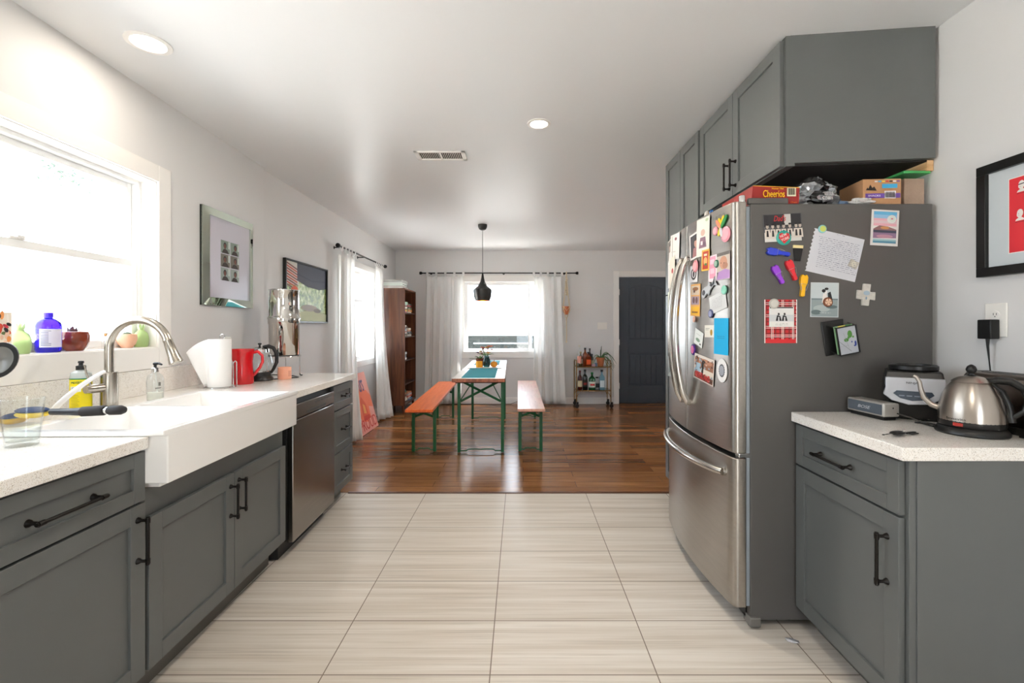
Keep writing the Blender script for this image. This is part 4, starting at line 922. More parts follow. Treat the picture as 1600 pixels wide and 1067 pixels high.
# scrub brush lying over the sink rim
sc_ = root('scrubber', 'long handled black scrubber with blue and yellow sponge head, lying behind the glass', 'scrubber', (-1.655, 1.655, .958), 0)
RUB = mat('rubber_black', '#221f20', .6)
hd = MB().tube([(-.06, .0, .004), (.01, .003, .004), (.05, .004, .004)], [.012, .013, .016], 14, cm('#2d3036', .3)).tube([(.05, .004, .004), (.125, .008, .008), (.130, .008, .008)], [.018, .0185, .016], 18, RUB)
part('handle', hd, sc_)
part('collar', MB().tube([(.130, .008, .008), (.140, .0085, .008)], .013, 16, CHROME), sc_)
eg = MB().tube([(.140, .009, .008), (.148, .009, .008), (.185, .011, .009), (.198, .011, .009), (.203, .011, .009)], [.0135, .0175, .0175, .012, .004], 18, RUB, flat=1.0); part('grip_end', eg, sc_)
part('scouring_pad', MB().ball((-.13, 0, .010), (.055, .034, .012), cm('#2c3f63', .9), 22, 12), sc_, 'dark blue scouring pad'); part('sponge', MB().ball((-.13, 0, -.004), (.056, .035, .014), cm('#e7c94a', .9), 22, 12), sc_, 'yellow sponge')
sc2 = thing('sponge', MB().ball((0, 0, .018), (.032, .05, .018), cm('#d9b53e', .9), 20, 12).ball((0, 0, .028), (.031, .048, .012), cm('#31456b', .9), 20, 12), 'blue topped yellow sponge at the far left edge behind the glass', 'sponge', (-1.86, 1.665, WT), .3)
wa = thing('white_wand', MB().tube([(-.02+.17*sin(pi/2*t), .035*t, .178*t**.55 if t < .02 else .178*sin(pi/2*t**.8)) for t in [k/14 for k in range(15)]], [.0115-.006*k/14 for k in range(15)], 12, cm('#f2f0ee', .3)), 'curved white plastic handle rising behind the drinking glass', 'brush', (-1.80, 1.74, WT), .25)
# utensil crock outside the left edge with a big black spoon
ck = root('utensil_crock', 'dark utensil crock near the left end of the backsplash', 'crock', (-1.82, 1.42, WT))
part('crock', MB().lathe([(0, 0), (.05, 0), (.055, .01), (.055, .15), (.050, .15), (.048, .01), (0, .008)], 28, cm('#3b3a3a', .3)), ck)
spn = root('serving_spoon', 'big black serving spoon leaning out of the crock, only its bowl in view', 'spoon', (-1.82, 1.42, WT+.02))
part('handle', MB().tube([(0, 0, 0), (.03, .03, .12), (.05, .05, .17)], [.006, .006, .008], 10, BLK), spn)
sm = MB(); Ms = T(.085, .09, .225) @ RZ(R(25)) @ RY(R(22))
def bowl(mb, rx, rz, dx, mt, ri=.76):
    mb.lathe([(rx*.0, -.020), (rx*.6, -.014), (rx*.9, -.004), (rx, .004), (rx, .010), (rx*ri, .010)], 30, mt, Ms @ RX(pi/2), sy=rz/rx)
    mb.lathe([(rx*ri, .010), (rx*.6, .0), (0, -.008)], 30, cm('#6b6a66', .25), Ms @ RX(pi/2), sy=rz/rx)
bowl(sm, .045, .062, 0, BLK); part('spoon_bowl', sm, spn)
# dish soap (yellow label)
ds = root('dish_soap', 'dish soap bottle with black cap and yellow label left of the faucet', 'soap bottle', (-1.838, 1.893, WT), R(20))
ow = mat('soap_bottle', '#dfe6e2', .2, trans=.35)
poly = ell(0, 0, .036, .024, 24)
part('bottle', MB().lathe([(0, 0), (.034, 0), (.0365, .004), (.0365, .150), (.033, .166), (.016, .176), (.014, .180), (0, .180)], 28, ow, sy=.68), ds)
part('cap', MB().lathe([(0, .178), (.0165, .178), (.0165, .194), (.008, .196), (.007, .204), (.010, .206), (.009, .214), (0, .215)], 20, BLK), ds)
lb = part('label', MB().lathe([(.0368, .012), (.0368, .138)], 30, cm('#f0dc12', .45), sy=.69, a0=-pi*.95, a1=pi*.15).lathe([(.0371, .138), (.0371, .143)], 30, cm('#1f7a4a', .45), sy=.69, a0=-pi*.95, a1=pi*.15), ds, 'yellow label with green band')
LM = T(.0, -.0265, 0) @ RX(pi/2)
text("MEYER'S", .034, .010, cm('#2e5f45', .5), T(-.003, -.0262, .126) @ RX(pi/2), lb, ex=.0006)
wl = MB().box(-.022, .012, -.0268, -.0255, .088, .110, cm('#ecebe0', .5))
for k in range(4): wl.box(-.018, .006, -.0270, -.0266, .092+k*.0045, .0935+k*.0045, cm('#6f8f86', .5))
for k in range(8): wl.box(-.021, .006-.003*(k % 3), -.0268, -.0262, .028+k*.0065, .0292+k*.0065, cm('#8e8a3a', .5))
part('printed_panel', wl, lb)
# hand soap pump
hs = root('soap_pump', 'clear glass soap pump bottle with black pump on the sink ledge', 'soap bottle', (-1.775, 2.20, WT))
part('bottle', MB().lathe([(0, 0), (.032, 0), (.0345, .004), (.0345, .098), (.030, .120), (.015, .134), (.014, .142), (.0125, .142), (.0135, .133), (.028, .118), (.033, .098), (.033, .006), (0, .005)], 30, M_GLASS), hs)
part('soap', MB().lathe([(0, .006), (.0322, .006), (.0322, .040), (0, .040)], 28, cm('#ebe9dc', .25)), hs)
part('pump_collar', MB().lathe([(0, .138), (.0145, .138), (.0145, .156), (.010, .160), (0, .160)], 22, CHROME), hs)
part('pump', MB().tube([(0, 0, .158), (0, 0, .178)], .006, 10, BLK).tube([(-.004, 0, .177), (.022, -.006, .180), (.040, -.010, .174)], [.008, .006, .004], 12, BLK).tube([(0, 0, .14), (.008, 0, .08), (.014, 0, .012)], .0028, 8, cm('#dcdcd6', .4)), hs)
lb = MB().box(-.003, .015, -.0352, -.0346, .058, .088, cm('#3a3a3a', .5)); 
for k in range(5): lb.box(-.018+k*.0005, -.006, -.0335, -.0330, .060+k*.009, .062+k*.009, cm('#8a8a84', .5))
part('label', MB().lathe([(.0348, .060), (.0348, .064)], 10, cm('#5a5a55', .5), a0=-.9, a1=-.2).lathe([(.0348, .072), (.0348, .090)], 10, cm('#77776f', .5), a0=-.55, a1=-.25).lathe([(.0348, .068), (.0348, .094)], 10, cm('#55554f', .5), a0=-2.6, a1=-2.3), hs)
# sill things (sill top 1.160)
SI = 1.1643
def sill(u, Y): x = wall_l(Y)-.034; return (x, Y, SI)
GP = mat('pineapple_glass', '#c4e09a', .3, trans=.35, ior=1.3, sss=.2)
def pineapple(label, loc, s=1.0, rz=0):
    o = root('pineapple_vase', label, 'vase', loc, rz, 'green glass pineapples')
    n = 26; prof = [(0, 0), (.026, 0), (.031, .008), (.0345, .035), (.034, .055), (.027, .078), (.015, .090), (.013, .096), (0, .096)]
    mb = MB().lathe([(r*s, z*s) for r, z in prof], 30, GP)
    mb.v = [(x*(1+.02*sin(9*math.atan2(y, x)+z*160)), y*(1+.02*sin(9*math.atan2(y, x)-z*160)), z) for x, y, z in mb.v]
    part('body', mb, o); c = MB()
    for k in range(9):
        a = 2*pi*k/9; leaf(c, (.009*cos(a)*s, .009*sin(a)*s, .090*s), (cos(a)*.45, sin(a)*.45, 1), .032*s, .012*s, -.3, GP, 4)
    part('crown', c, o); return o
p = P(36, 553, 1.80); pineapple('pale green glass pineapple on the sill left of the blue bottle', (-2.008, 1.815, SI), 1.0)
pineapple('pale green glass pineapple at the far end of the window sill', (-2.055, 2.452, SI), .98, .4)
bt = root('blue_bottle', 'cobalt blue glass bottle with white label on the window sill', 'bottle', (-2.015, 1.932, SI), R(25))
BG = mat('cobalt_glass', '#2a14e6', .06, trans=.75, ior=1.4, coat=.2, emit=0)
part('bottle', MB().lathe([(0, 0), (.038, 0), (.043, .006), (.043, .112), (.040, .126), (.026, .140), (.0145, .146), (.0145, .166), (0, .166)], 32, BG, sy=.80), bt)
part('cap', MB().lathe([(0, .148), (.0155, .148), (.0155, .170), (0, .170)], 22, mat('cap_violet', '#5a3ae0', .2, trans=.4)), bt)
lb = MB().lathe([(.0436, .022), (.0436, .100)], 20, cm('#dcd6ea', .5), sy=.81, a0=-pi*.62, a1=-pi*.02); lo = part('label', lb, bt, 'white printed label')
pm_ = MB()
for k in range(10): pm_.lathe([(.0439, .030+k*.0067), (.0439, .0325+k*.0067)], 8, cm('#77709a', .5), sy=.812, a0=-pi*.58, a1=-pi*(.40 if k not in (0, 1, 9) else .34))
part('printed_lines', pm_, lo)
bp = root('bowl_planter', 'glossy brown bowl planter with a small purple succulent on sill', 'plant pot', (-2.022, 2.052, SI))
part('pot', MB().lathe([(0, 0), (.030, 0), (.043, .018), (.0515, .045), (.0525, .068), (.048, .086), (.044, .088), (.042, .080), (0, .075)], 34, mat('brown_glaze', '#7c2f14', .08, coat=.5)), bp)
mb = MB(); rs = random.Random(2)
for k in range(14):
    a = rs.uniform(0, 6.28); leaf(mb, (-.015+.012*cos(a), .012*sin(a), .078), (cos(a), sin(a), rs.uniform(.5, 1.6)), rs.uniform(.02, .04), .014, -.2, mat('succulent', '#7d6f80', .5), 4)
part('succulent', mb, bp)
cbt = root('cork_bottle', 'tiny clear bottle with a cork on the window sill', 'bottle', (-2.035, 2.222, SI)); part('glass_body', MB().lathe([(0, 0), (.0155, 0), (.0165, .003), (.0165, .042), (.007, .055), (.007, .068), (0, .068)], 22, M_GLASS), cbt); part('cork', MB().lathe([(0, .062), (.0075, .062), (.0085, .078), (0, .078)], 14, cm('#b98a55', .8)), cbt)
pp = root('peach_planter', 'pale wooden round planter with tiny cactus on the window sill', 'plant pot', (-2.045, 2.352, SI))
part('pot', MB().lathe([(0, 0), (.022, 0), (.036, .02), (.043, .045), (.041, .070), (.036, .072), (.034, .066), (0, .064)], 30, mk_wood('pale_wood', '#d9a383', '#e9bfa2', 2, .6)), pp)
part('cactus', MB().ball((0, 0, .070), (.020, .020, .012), cm('#55664f', .7), 14, 8), pp)
fl_ = thing('patterned_tin', MB().box(-.006, .006, -.05, .05, 0, .165, cm('#e9dccb', .6)), 'floral patterned card standing at the left end of the window sill', 'card', (-1.995, 1.715, SI), R(-8))
rp = random.Random(21); L_ = []
for k in range(46): L_.append((rp.choice(['#c4452f', '#2f2a2c', '#d98a4a', '#6b7a4a', '#e0b9a0', '#b5333f', '#f0e6da']), ell(rp.uniform(.08, .92), rp.uniform(.06, .94), rp.uniform(.05, .12), rp.uniform(.03, .07), 9, rp.uniform(0, 3))))
fa = MB(); flat_art(fa, .1, .165, L_, 0, .00005); MM = T(.006, 0, .0825) @ Matrix(((0,0,1,0),(1,0,0,0),(0,1,0,0),(0,0,0,1))); fa.v = [tuple(MM @ Vector(q)) for q in fa.v]; part('flower_print', fa, fl_)
# paper towel on wire holder
pw = root('paper_towel_holder', 'chrome wire paper towel holder on the left worktop', 'paper towel holder', (-1.77, 2.665, WT))
part('base_ring', MB().tube([(.08*cos(a), .08*sin(a), .003) for a in [2*pi*i/28 for i in range(29)]], .003, 8, CHROME).tube([(-.08, 0, .003), (.08, 0, .003)], .003, 8, CHROME), pw)
part('post', MB().tube([(0, 0, .003), (0, 0, .30)] + [(.014-.014*cos(a), 0, .30+.014*sin(a)) for a in [pi*i/8 for i in range(1, 11)]], .003, 8, CHROME), pw)
part('side_arm', MB().tube([(.092, -.018, .003), (.092, -.018, .14)] + [(.092+.0*a, -.018+.016-.016*cos(a), .14+.016*sin(a)) for a in [pi*i/8 for i in range(1, 9)]] + [(.092, .014, .003), (.06, .01, .003)], .003, 8, CHROME), pw)
tr = root('paper_towel_roll', 'white paper towel roll standing on its wire holder', 'paper towel', (-1.77, 2.665, WT+.007))
prof = [(.012, 0), (.060, 0), (.0595, .278), (.012, .278), (.012, 0)]
part('roll', MB().lathe(prof, 40, mat('paper_towel', '#f1efed', .85, bump=.5, bscale=220)), tr)
vs = []; n = 14; m_ = 10     # loose sheet swinging out to the left
for j in range(m_+1):
    for i in range(n+1):
        t = i/n; h = j/m_; a = pi*.9+.0; spread = (.35+.65*h)*.135
        x = -.0598-.0*t; vs.append((-.050-(.012+.095*h)*t, -.034-.02*t*h+.008*sin(t*4+h*2), .002+.274*h-.075*t**1.5*h))
mb = MB().add(vs, [(j*(n+1)+i, j*(n+1)+i+1, (j+1)*(n+1)+i+1, (j+1)*(n+1)+i) for j in range(m_) for i in range(n)], MATS['paper_towel']); part('loose_sheet', mb, tr, solid=.001)
# red pitcher
rd = mat('red_ceramic', '#c0101a', .1, coat=.5); rpit = root('pitcher', 'glossy red pitcher behind the paper towel roll', 'pitcher', (-1.745, 2.845, WT), R(20))
mb = MB().lathe([(0, 0), (.058, 0), (.062, .006), (.060, .06), (.055, .14), (.062, .205), (.066, .218), (.062, .218), (.056, .2), (.050, .14), (.055, .06), (0, .012)], 36, rd)
mb.v = [(x-(.022*max(0, (z-.17)/.05) if x < -.04 else 0), y, z) for x, y, z in mb.v]; part('body', mb, rpit)
part('handle', MB().tube([(.055, 0, .195), (.085, 0, .20), (.108, 0, .175), (.110, 0, .135), (.095, 0, .10), (.070, 0, .062), (.056, 0, .05)], [.010, .0095, .009, .009, .009, .009, .009], 14, rd), rpit)
# glass electric kettle
gk = root('glass_kettle', 'glass electric kettle with black base and handle by the red pitcher', 'kettle', (-1.745, 3.03, WT), R(10))
part('power_base', MB().lathe([(0, 0), (.083, 0), (.085, .006), (.078, .02), (.070, .03), (.070, .052), (0, .052)], 34, BLK), gk)
part('glass_body', MB().lathe([(.068, .052), (.082, .066), (.086, .09), (.076, .15), (.058, .195), (.056, .195), (.073, .15), (.083, .09), (.079, .068), (0, .056)], 36, M_GLASS), gk)
part('steel_collar', MB().lathe([(.060, .188), (.058, .208), (.030, .222), (.008, .226), (0, .226)], 30, CHROME).box(-.002, .004, -.05, .05, .20, .20, CHROME), gk)
part('lid_knob', MB().lathe([(0, .224), (.006, .226), (.006, .236), (.012, .240), (.011, .248), (0, .250)], 16, BLK), gk)
part('handle', MB().tube([(.02, 0, .222), (.055, 0, .228), (.085, 0, .215), (.106, 0, .175), (.105, 0, .12), (.086, 0, .075), (.070, 0, .05)], [.010, .013, .013, .012, .012, .010, .009], 14, BLK, flat=.8), gk)
part('heating_plate', MB().lathe([(0, .058), (.066, .058), (.066, .064), (0, .064)], 28, CHROME), gk)
part('spout', MB().tube([(-.055, 0, .185), (-.075, 0, .205)], [.018, .012], 12, CHROME), gk)
thing('cable', MB().tube([(-1.665, 3.06, .921), (-1.60, 3.10, .921), (-1.56, 3.18, .921), (-1.64, 3.27, .921), (-1.80, 3.33, .921), (-1.95, 3.35, .921)], .0035, 8, BLK), 'short black kettle cord looping on the far worktop', 'cord')
# steel gravity water filter
FX, FYc = -1.745, 3.345
st = root('filter_stand', 'thin chrome wire stand under the steel water filter', 'stand', (FX, FYc, WT))
mb = MB().tube([(.112*cos(a), .112*sin(a), .142) for a in [2*pi*i/32 for i in range(33)]], .003, 8, CHROME); part('ring', mb, st)
for k in range(3):
    a = -.12+k*2*pi/3; c_, s_ = cos(a), sin(a); q = .112
    part('leg', MB().tube([(q*c_, q*s_, .156), (q*c_*1.08, q*s_*1.08, .150), (q*c_*1.10, q*s_*1.10, .02), (q*c_*1.10, q*s_*1.10, .008)], .003, 8, CHROME).tube([(q*c_*1.10, q*s_*1.10, .014), (q*c_*1.14, q*s_*1.14, .004), (q*c_*1.28, q*s_*1.28, .004)], .0042, 8, BLK), st)
PS = mat('polished_steel', '#d5d2cd', .05, 1)
wf = root('water_filter', 'tall polished steel gravity water filter on the far end of worktop', 'water filter', (FX, FYc, WT+.146))
part('lower_chamber', MB().lathe([(0, .0), (.100, .0), (.103, .004), (.103, .228), (.108, .236), (.108, .270), (0, .270)], 48, PS), wf)
part('upper_chamber', MB().lathe([(0, .268), (.112, .268), (.112, .276), (.106, .286), (.103, .290), (.103, .470), (.106, .474), (.106, .480), (.104, .484), (0, .486)], 48, PS), wf)
part('base_gasket', MB().lathe([(0, -.002), (.106, -.002), (.106, .004), (0, .004)], 40, BLK), wf)
part('lid_knob', MB().lathe([(0, .485), (.017, .485), (.017, .494), (.012, .498), (0, .498)], 20, BLK), wf)
part('spigot', MB().tube([(0, -.10, .03), (0, -.128, .03)], .008, 10, BLK).tube([(0, -.124, .038), (0, -.124, .008)], .007, 10, BLK), wf)
cd_ = root('candle', 'peach coloured jar candle at the far end of the left worktop', 'candle', (-1.615, 3.10, WT)); part('jar', MB().lathe([(0, 0), (.040, 0), (.043, .004), (.043, .080), (.040, .082), (.038, .070), (0, .068)], 32, mat('peach_wax', '#eeb196', .3, sss=.3)), cd_)
part('label', MB().lathe([(.0434, .02), (.0434, .06)], 10, cm('#d89a84', .5), a0=-.55, a1=.2), cd_)
# ================================================================== ON THE RIGHT WORKTOP
sp = root('bluetooth_speaker', 'small silver speaker with blue grey grille beside the fridge side', 'speaker', (1.372, 1.80, WT), R(4)); SG = mat('speaker_shell', '#b4b1ab', .35, .4)
part('dock', MB().box(.004, .056, -.078, .078, 0, .014, BLK), sp, bevel=.002)
part('shell', MB().box(-.003, .062, -.088, .088, .014, .066, SG), sp, bevel=.006, seg=3)
gr = mat('speaker_grille', '#58626c', .55, bump=1, bscale=900); go = part('grille', MB().box(-.0052, -.002, -.080, .080, .021, .060, gr), sp, bevel=.001)
text('BOSE', .060, .012, cm('#c9ccd0', .4), T(-.0054, 0, .040) @ Matrix(((0,0,-1,0),(-1,0,0,0),(0,1,0,0),(0,0,0,1))), go, shear=.3)
part('jack', MB().ball((.035, -.088, .048), (.003, .001, .003), BLK, 10, 6), sp); part('top_buttons', MB().box(.015, .045, -.05, .05, .066, .0668, cm('#8f8d88', .4)), sp)
thing('speaker_cable', MB().tube([(1.425, 1.712, .945), (1.45, 1.68, .935), (1.48, 1.66, .921), (1.50, 1.62, .921), (1.46, 1.60, .921), (1.47, 1.66, .921), (1.455, 1.67, .921)], .0028, 8, BLK), 'thin black cable trailing from the silver speaker', 'cable')
kk = root('car_key', 'black car key with split ring lying on the right worktop', 'keys', (1.232, 1.478, WT+.004), R(20))
part('fob', MB().ball((0, 0, .006), (.030, .017, .007), BLK, 22, 12), kk); part('blade', MB().box(-.070, -.026, -.004, .004, .004, .0065, CHROME), kk, 'metal key blade')
part('ring', MB().tube([(.034+.0075*cos(a), .0, .008+.0075*sin(a)) for a in [2*pi*i/18 for i in range(19)]], .0012, 6, CHROME), kk); part('tag', MB().box(.042, .088, -.004, .006, .0, .004, BLK).box(.045, .080, -.016, -.008, .0, .003, BLK), kk)
# gooseneck kettle
KT = root('gooseneck_kettle', 'brushed steel gooseneck kettle with black handle on its base', 'kettle', (1.512, 1.517, WT), R(-30))
part('power_base', MB().lathe([(0, 0), (.090, 0), (.093, .004), (.092, .012), (.084, .024), (.078, .027), (0, .027)], 44, BLK), KT)
part('lower_band', MB().lathe([(0, .027), (.082, .027), (.084, .031), (.084, .046), (0, .046)], 44, BLK), KT)
KS = mk_steel('kettle_steel', '#b5ada4', .3, 2, .12, .65)
part('body', MB().lathe([(.084, .045), (.0845, .06), (.082, .09), (.074, .125), (.060, .156), (.044, .176), (.030, .186), (0, .190)], 48, KS), KT)
part('lid', MB().lathe([(.050, .1715), (.051, .1735), (.043, .181), (.030, .189), (.012, .193), (0, .194)], 40, KS), KT)
part('lid_knob', MB().lathe([(0, .190), (.016, .191), (.008, .196), (.007, .201), (.012, .206), (.0145, .214), (.011, .224), (.004, .230), (0, .231)], 22, BLK), KT)
part('spout', MB().tube([(-.070, .03, .075), (-.092, .038, .082), (-.112, .045, .105), (-.120, .048, .135), (-.123, .049, .160), (-.131, .052, .176), (-.138, .055, .180)], [.011, .010, .0085, .0075, .0065, .006, .0055], 14, KS), KT)
part('handle', MB().tube([(.034, -.012, .176), (.055, -.02, .182), (.085, -.03, .181), (.112, -.040, .160), (.122, -.044, .125), (.112, -.040, .090), (.092, -.033, .070), (.084, -.03, .060)], [.011, .012, .012, .011, .010, .009, .008, .008], 14, BLK, flat=1.2), KT)
part('handle_spine', MB().tube([(.040, -.014, .172), (.066, -.022, .145), (.080, -.028, .105), (.086, -.030, .050)], [.009, .010, .010, .012], 12, BLK), KT)
def ring_at(th, z, r): return axes((r*cos(th), r*sin(th), z), (-sin(th), cos(th), 0), (0, 0, 1))
o = part('power_light', MB().box(-.013, .013, -.0055, .0055, -.004, .0015, mat('red_lens', '#9e2418', .2, coat=.5), ring_at(R(-127), .036, .084)), KT, bevel=.0015)
text('bonavita', .052, .0085, BLK, ring_at(R(-131), .054, .0845), KT, ex=.0006, wrap=.0845)
thing('kettle_cord', MB().tube([(1.60, 1.45, .921), (1.615, 1.40, .923), (1.612, 1.34, .923)], .0035, 8, BLK), 'black cord of the gooseneck kettle', 'cord')
# blender motor base
bm_ = root('blender_base', 'silver and black blender motor base in the corner beside the fridge', 'blender', (1.530, 1.775, WT), R(-38)); SV = mat('blender_silver', '#b9bbc0', .3, .3)
part('lower_body', MB().add([(-.06, -.05, 0), (.085, -.05, 0), (.085, .08, 0), (-.06, .08, 0), (-.085, -.085, .13), (.095, -.085, .13), (.095, .085, .13), (-.085, .085, .13)], [(3,2,1,0), (4,5,6,7), (0,1,5,4), (1,2,6,5), (2,3,7,6), (3,0,4,7)], BLK), bm_, bevel=.008)
part('top_housing', MB().add([(-.085, -.087, .13), (.098, -.087, .13), (.098, .09, .13), (-.085, .09, .13), (-.075, -.072, .188), (.088, -.072, .188), (.088, .08, .188), (-.075, .08, .188)], [(3,2,1,0), (4,5,6,7), (0,1,5,4), (1,2,6,5), (2,3,7,6), (3,0,4,7)], BLK), bm_, bevel=.006)
part('jar_socket', MB().lathe([(.0, .188), (.072, .188), (.076, .193), (.076, .206), (.070, .210), (.058, .210), (.055, .196), (0, .196)], 34, BLK, T(.008, 0, 0)), bm_)
fpz = [(-.085, .100), (-.060, .078), (-.01, .064), (.045, .070), (.085, .092), (.092, .120), (.092, .165), (-.078, .165), (-.078, .125)]
Mf = T(0, -.0905, 0) @ Matrix(((1,0,0,0),(0,0,-1,0),(0,1,0,0),(0,0,0,1)))
fpl = part('front_panel', MB().prism(fpz, .0, .020, SV, Mf), bm_, 'silver front panel', bevel=.003)
kp = [(-.055, .105), (-.035, .088), (.0, .080), (.04, .086), (.062, .105), (.055, .116), (-.045, .116)]
kpo = part('keypad', MB().prism(kp, .020, .0212, cm('#39434f', .35), Mf), fpl)
text('NINJA', .034, .010, cm('#2a2a2c', .4), Mf @ T(-.0, .146, .021), fpl)
nb = MB()
for k in range(4): nb.prism(rc(-.038+k*.022, .096, -.022+k*.022, .100), .0212, .0216, cm('#7f8894', .4), Mf)
part('keypad_print', nb, kpo)
# toaster
to = root('toaster', 'wide brushed metal toaster at the right edge, long side to the room', 'toaster', (1.693, 1.51, WT)); TS = mk_steel('toaster_steel', '#8c827a', .3, 1, .2)
n = 12; prof = [(-.064, .02)] + [(-.064+.035*(1-cos(pi/2*i/n)), .160+.035*sin(pi/2*i/n)) for i in range(n+1)] + [(.060-.035*(1-cos(pi/2*(1-i/n))), .160+.035*sin(pi/2*(1-i/n))) for i in range(n+1)] + [(.060, .02)]
pts = []
for q in prof:
    if not pts or (abs(q[0]-pts[-1][0])+abs(q[1]-pts[-1][1])) > 1e-4: pts.append(q)
MY = Matrix(((1,0,0,0),(0,0,1,0),(0,1,0,0),(0,0,0,1)))
part('shell', MB().prism([(x, z) for x, z in pts], -.145, .145, TS, MY), to)
part('end_cap', MB().prism([(x*1.02, z*1.01) for x, z in pts], .143, .158, cm('#2a2826', .35), MY), to, bevel=.004); part('end_cap', MB().prism([(x*1.02, z*1.01) for x, z in pts], -.158, -.143, cm('#2a2826', .35), MY), to, bevel=.004)
part('base_tray', MB().box(-.067, .063, -.16, .16, .0, .026, cm('#23211f', .4)), to, bevel=.004)
for x in (-.022, .018): part('slot', MB().box(x-.010, x+.010, -.12, .12, .1945, .1962, BLK), to)
# adapter
ad = root('power_adapter', 'black power adapter plugged into the outlet below the red print', 'adapter', (WR-.0075, 1.682, 1.264)); part('body', MB().box(-.034, 0, -.024, .026, -.036, .036, BLK), ad, bevel=.003)
part('cord', MB().tube([(-.02, 0, -.036), (-.02, 0, -.062), (-.012, .002, -.12), (-.010, -.004, -.20), (-.012, .0, -.27), (-.02, .01, -.335)], [.006, .004, .0022, .0022, .0022, .0022], 8, BLK), ad)
# framed red print on the right wall
rz_ = 1.67; rf = root('framed_print', 'black framed red print with white portrait busts on the right wall', 'picture', (WR-.0005, 1.42, 1.668), pi); w2, h2, fw = .305, .208, .034
mb = MB()
for a, b, c_, d in ((-w2, w2, h2-fw, h2), (-w2, w2, -h2, -h2+fw), (-w2, -w2+fw, -h2+fw, h2-fw), (w2-fw, w2, -h2+fw, h2-fw)): mb.box(0, .028, a, b, c_, d, cm('#121110', .35))
part('frame', mb, rf, bevel=.0015); part('mat_board', MB().box(.004, .014, -w2+fw, w2-fw, -h2+fw, h2-fw, cm('#c9d0d3', .6)), rf)
MR = T(.014, 0, 0) @ Matrix(((0,0,1,0),(1,0,0,0),(0,1,0,0),(0,0,0,1)))
LL = [('#f3efe8', rc(-.006, -.01, 1.006, 1.01)), ('#cf2a34', rc(0, 0, 1, 1))]; rp = random.Random(4)
for cx, cy in [(.10, .88), (.20, .70), (.09, .50), (.17, .30), (.34, .84), (.32, .60), (.33, .40), (.30, .16), (.5, .75), (.5, .5), (.5, .25), (.68, .8), (.68, .55), (.66, .3), (.85, .7), (.85, .4)]:
    q = lambda pts: [(cx+x*.62, cy+y*1.12) for x, y in pts]
    LL += [('#ece9e2', q([(-.062, -.075), (.062, -.075), (.045, -.052), (.02, -.038), (.018, -.015), (-.02, -.015), (-.02, -.040), (-.048, -.055)])), ('#ece9e2', q(ell(.0, .012, .040, .048))), ('#ece9e2', q(ell(-.012, -.004, .030, .034))), ('#6a2227', q(rc(-.06, -.094, .055, -.088))),
           ('#3a3436', q([(-.040, .010), (.036, .016), (.036, .028), (-.040, .022)]) if rp.random() < .35 else q([(-.022, .004), (-.012, .004), (-.012, .009), (-.022, .009)])), ('#b9b4ac', q([(-.026, -.012), (-.006, -.016), (-.006, -.011), (-.026, -.008)]))]
rm = MB(); flat_art(rm, .40, .262, LL, 0, .00008); rm.v = [tuple(MR @ Vector(q)) for q in rm.v]; part('red_print', rm, rf)
# scrap of foil on the floor
mb = MB(); rs = random.Random(8); vs = [(rs.uniform(-.028, .028), rs.uniform(-.016, .016), rs.uniform(0, .010)) for _ in range(14)]
b = bmesh.new(); [b.verts.new(v) for v in vs]; bmesh.ops.convex_hull(b, input=b.verts); me = bpy.data.meshes.new('wrapper'); b.to_mesh(me); b.free(); me.materials.append(mat('foil', '#b9bac0', .25, .5))
wp = link('wrapper', me); wp.location = (1.098, 1.832, .0015); wp.rotation_euler = (0, 0, -.5); tagit(wp, 'small crumpled silver wrapper on the tiles by the fridge', 'litter')
# ================================================================== ON TOP OF THE FRIDGE
ZT = FT+.0005
cb = root('cereal_box', 'red cereal box lying flat on the fridge top, yellow lettering', 'cereal box', (1.092, 1.945, ZT+.0015), R(0))
RED = cm('#8f1f1c', .4); part('carton', MB().add([(-.100, 0, .0), (.104, 0, .0), (.104, .29, .0), (-.100, .29, .0), (-.094, -.004, .079), (.106, -.004, .071), (.106, .29, .071), (-.094, .29, .079)], [(3,2,1,0), (4,5,6,7), (0,1,5,4), (1,2,6,5), (2,3,7,6), (3,0,4,7)], RED), cb)
part('yellow_edge', MB().tube([(-.094, -.004, .079), (.106, -.004, .071)], .0014, 6, cm('#e8b830', .4)), cb)
Mc = T(0, -.0045, 0) @ RX(pi/2); YL = cm('#f2c21a', .4)
text('Cheerios', .092, .030, YL, Mc @ T(-.005, .045, .001), cb, ex=.0012); text('Honey Nut', .050, .008, YL, Mc @ T(.012, .066, .001), cb, ex=.0012); text('Cheer', .03, .007, cm('#e8641c', .4), Mc @ T(.080, .008, .004), cb)
bc = MB().box(.052, .090, -.0050, -.004, .034, .070, cm('#e9e6c8', .5))
for k in range(11): bc.box(.056+k*.0028, .0572+k*.0028+.0006*(k % 3), -.0054, -.0048, .040, .068, BLK)
part('barcode', bc, cb)
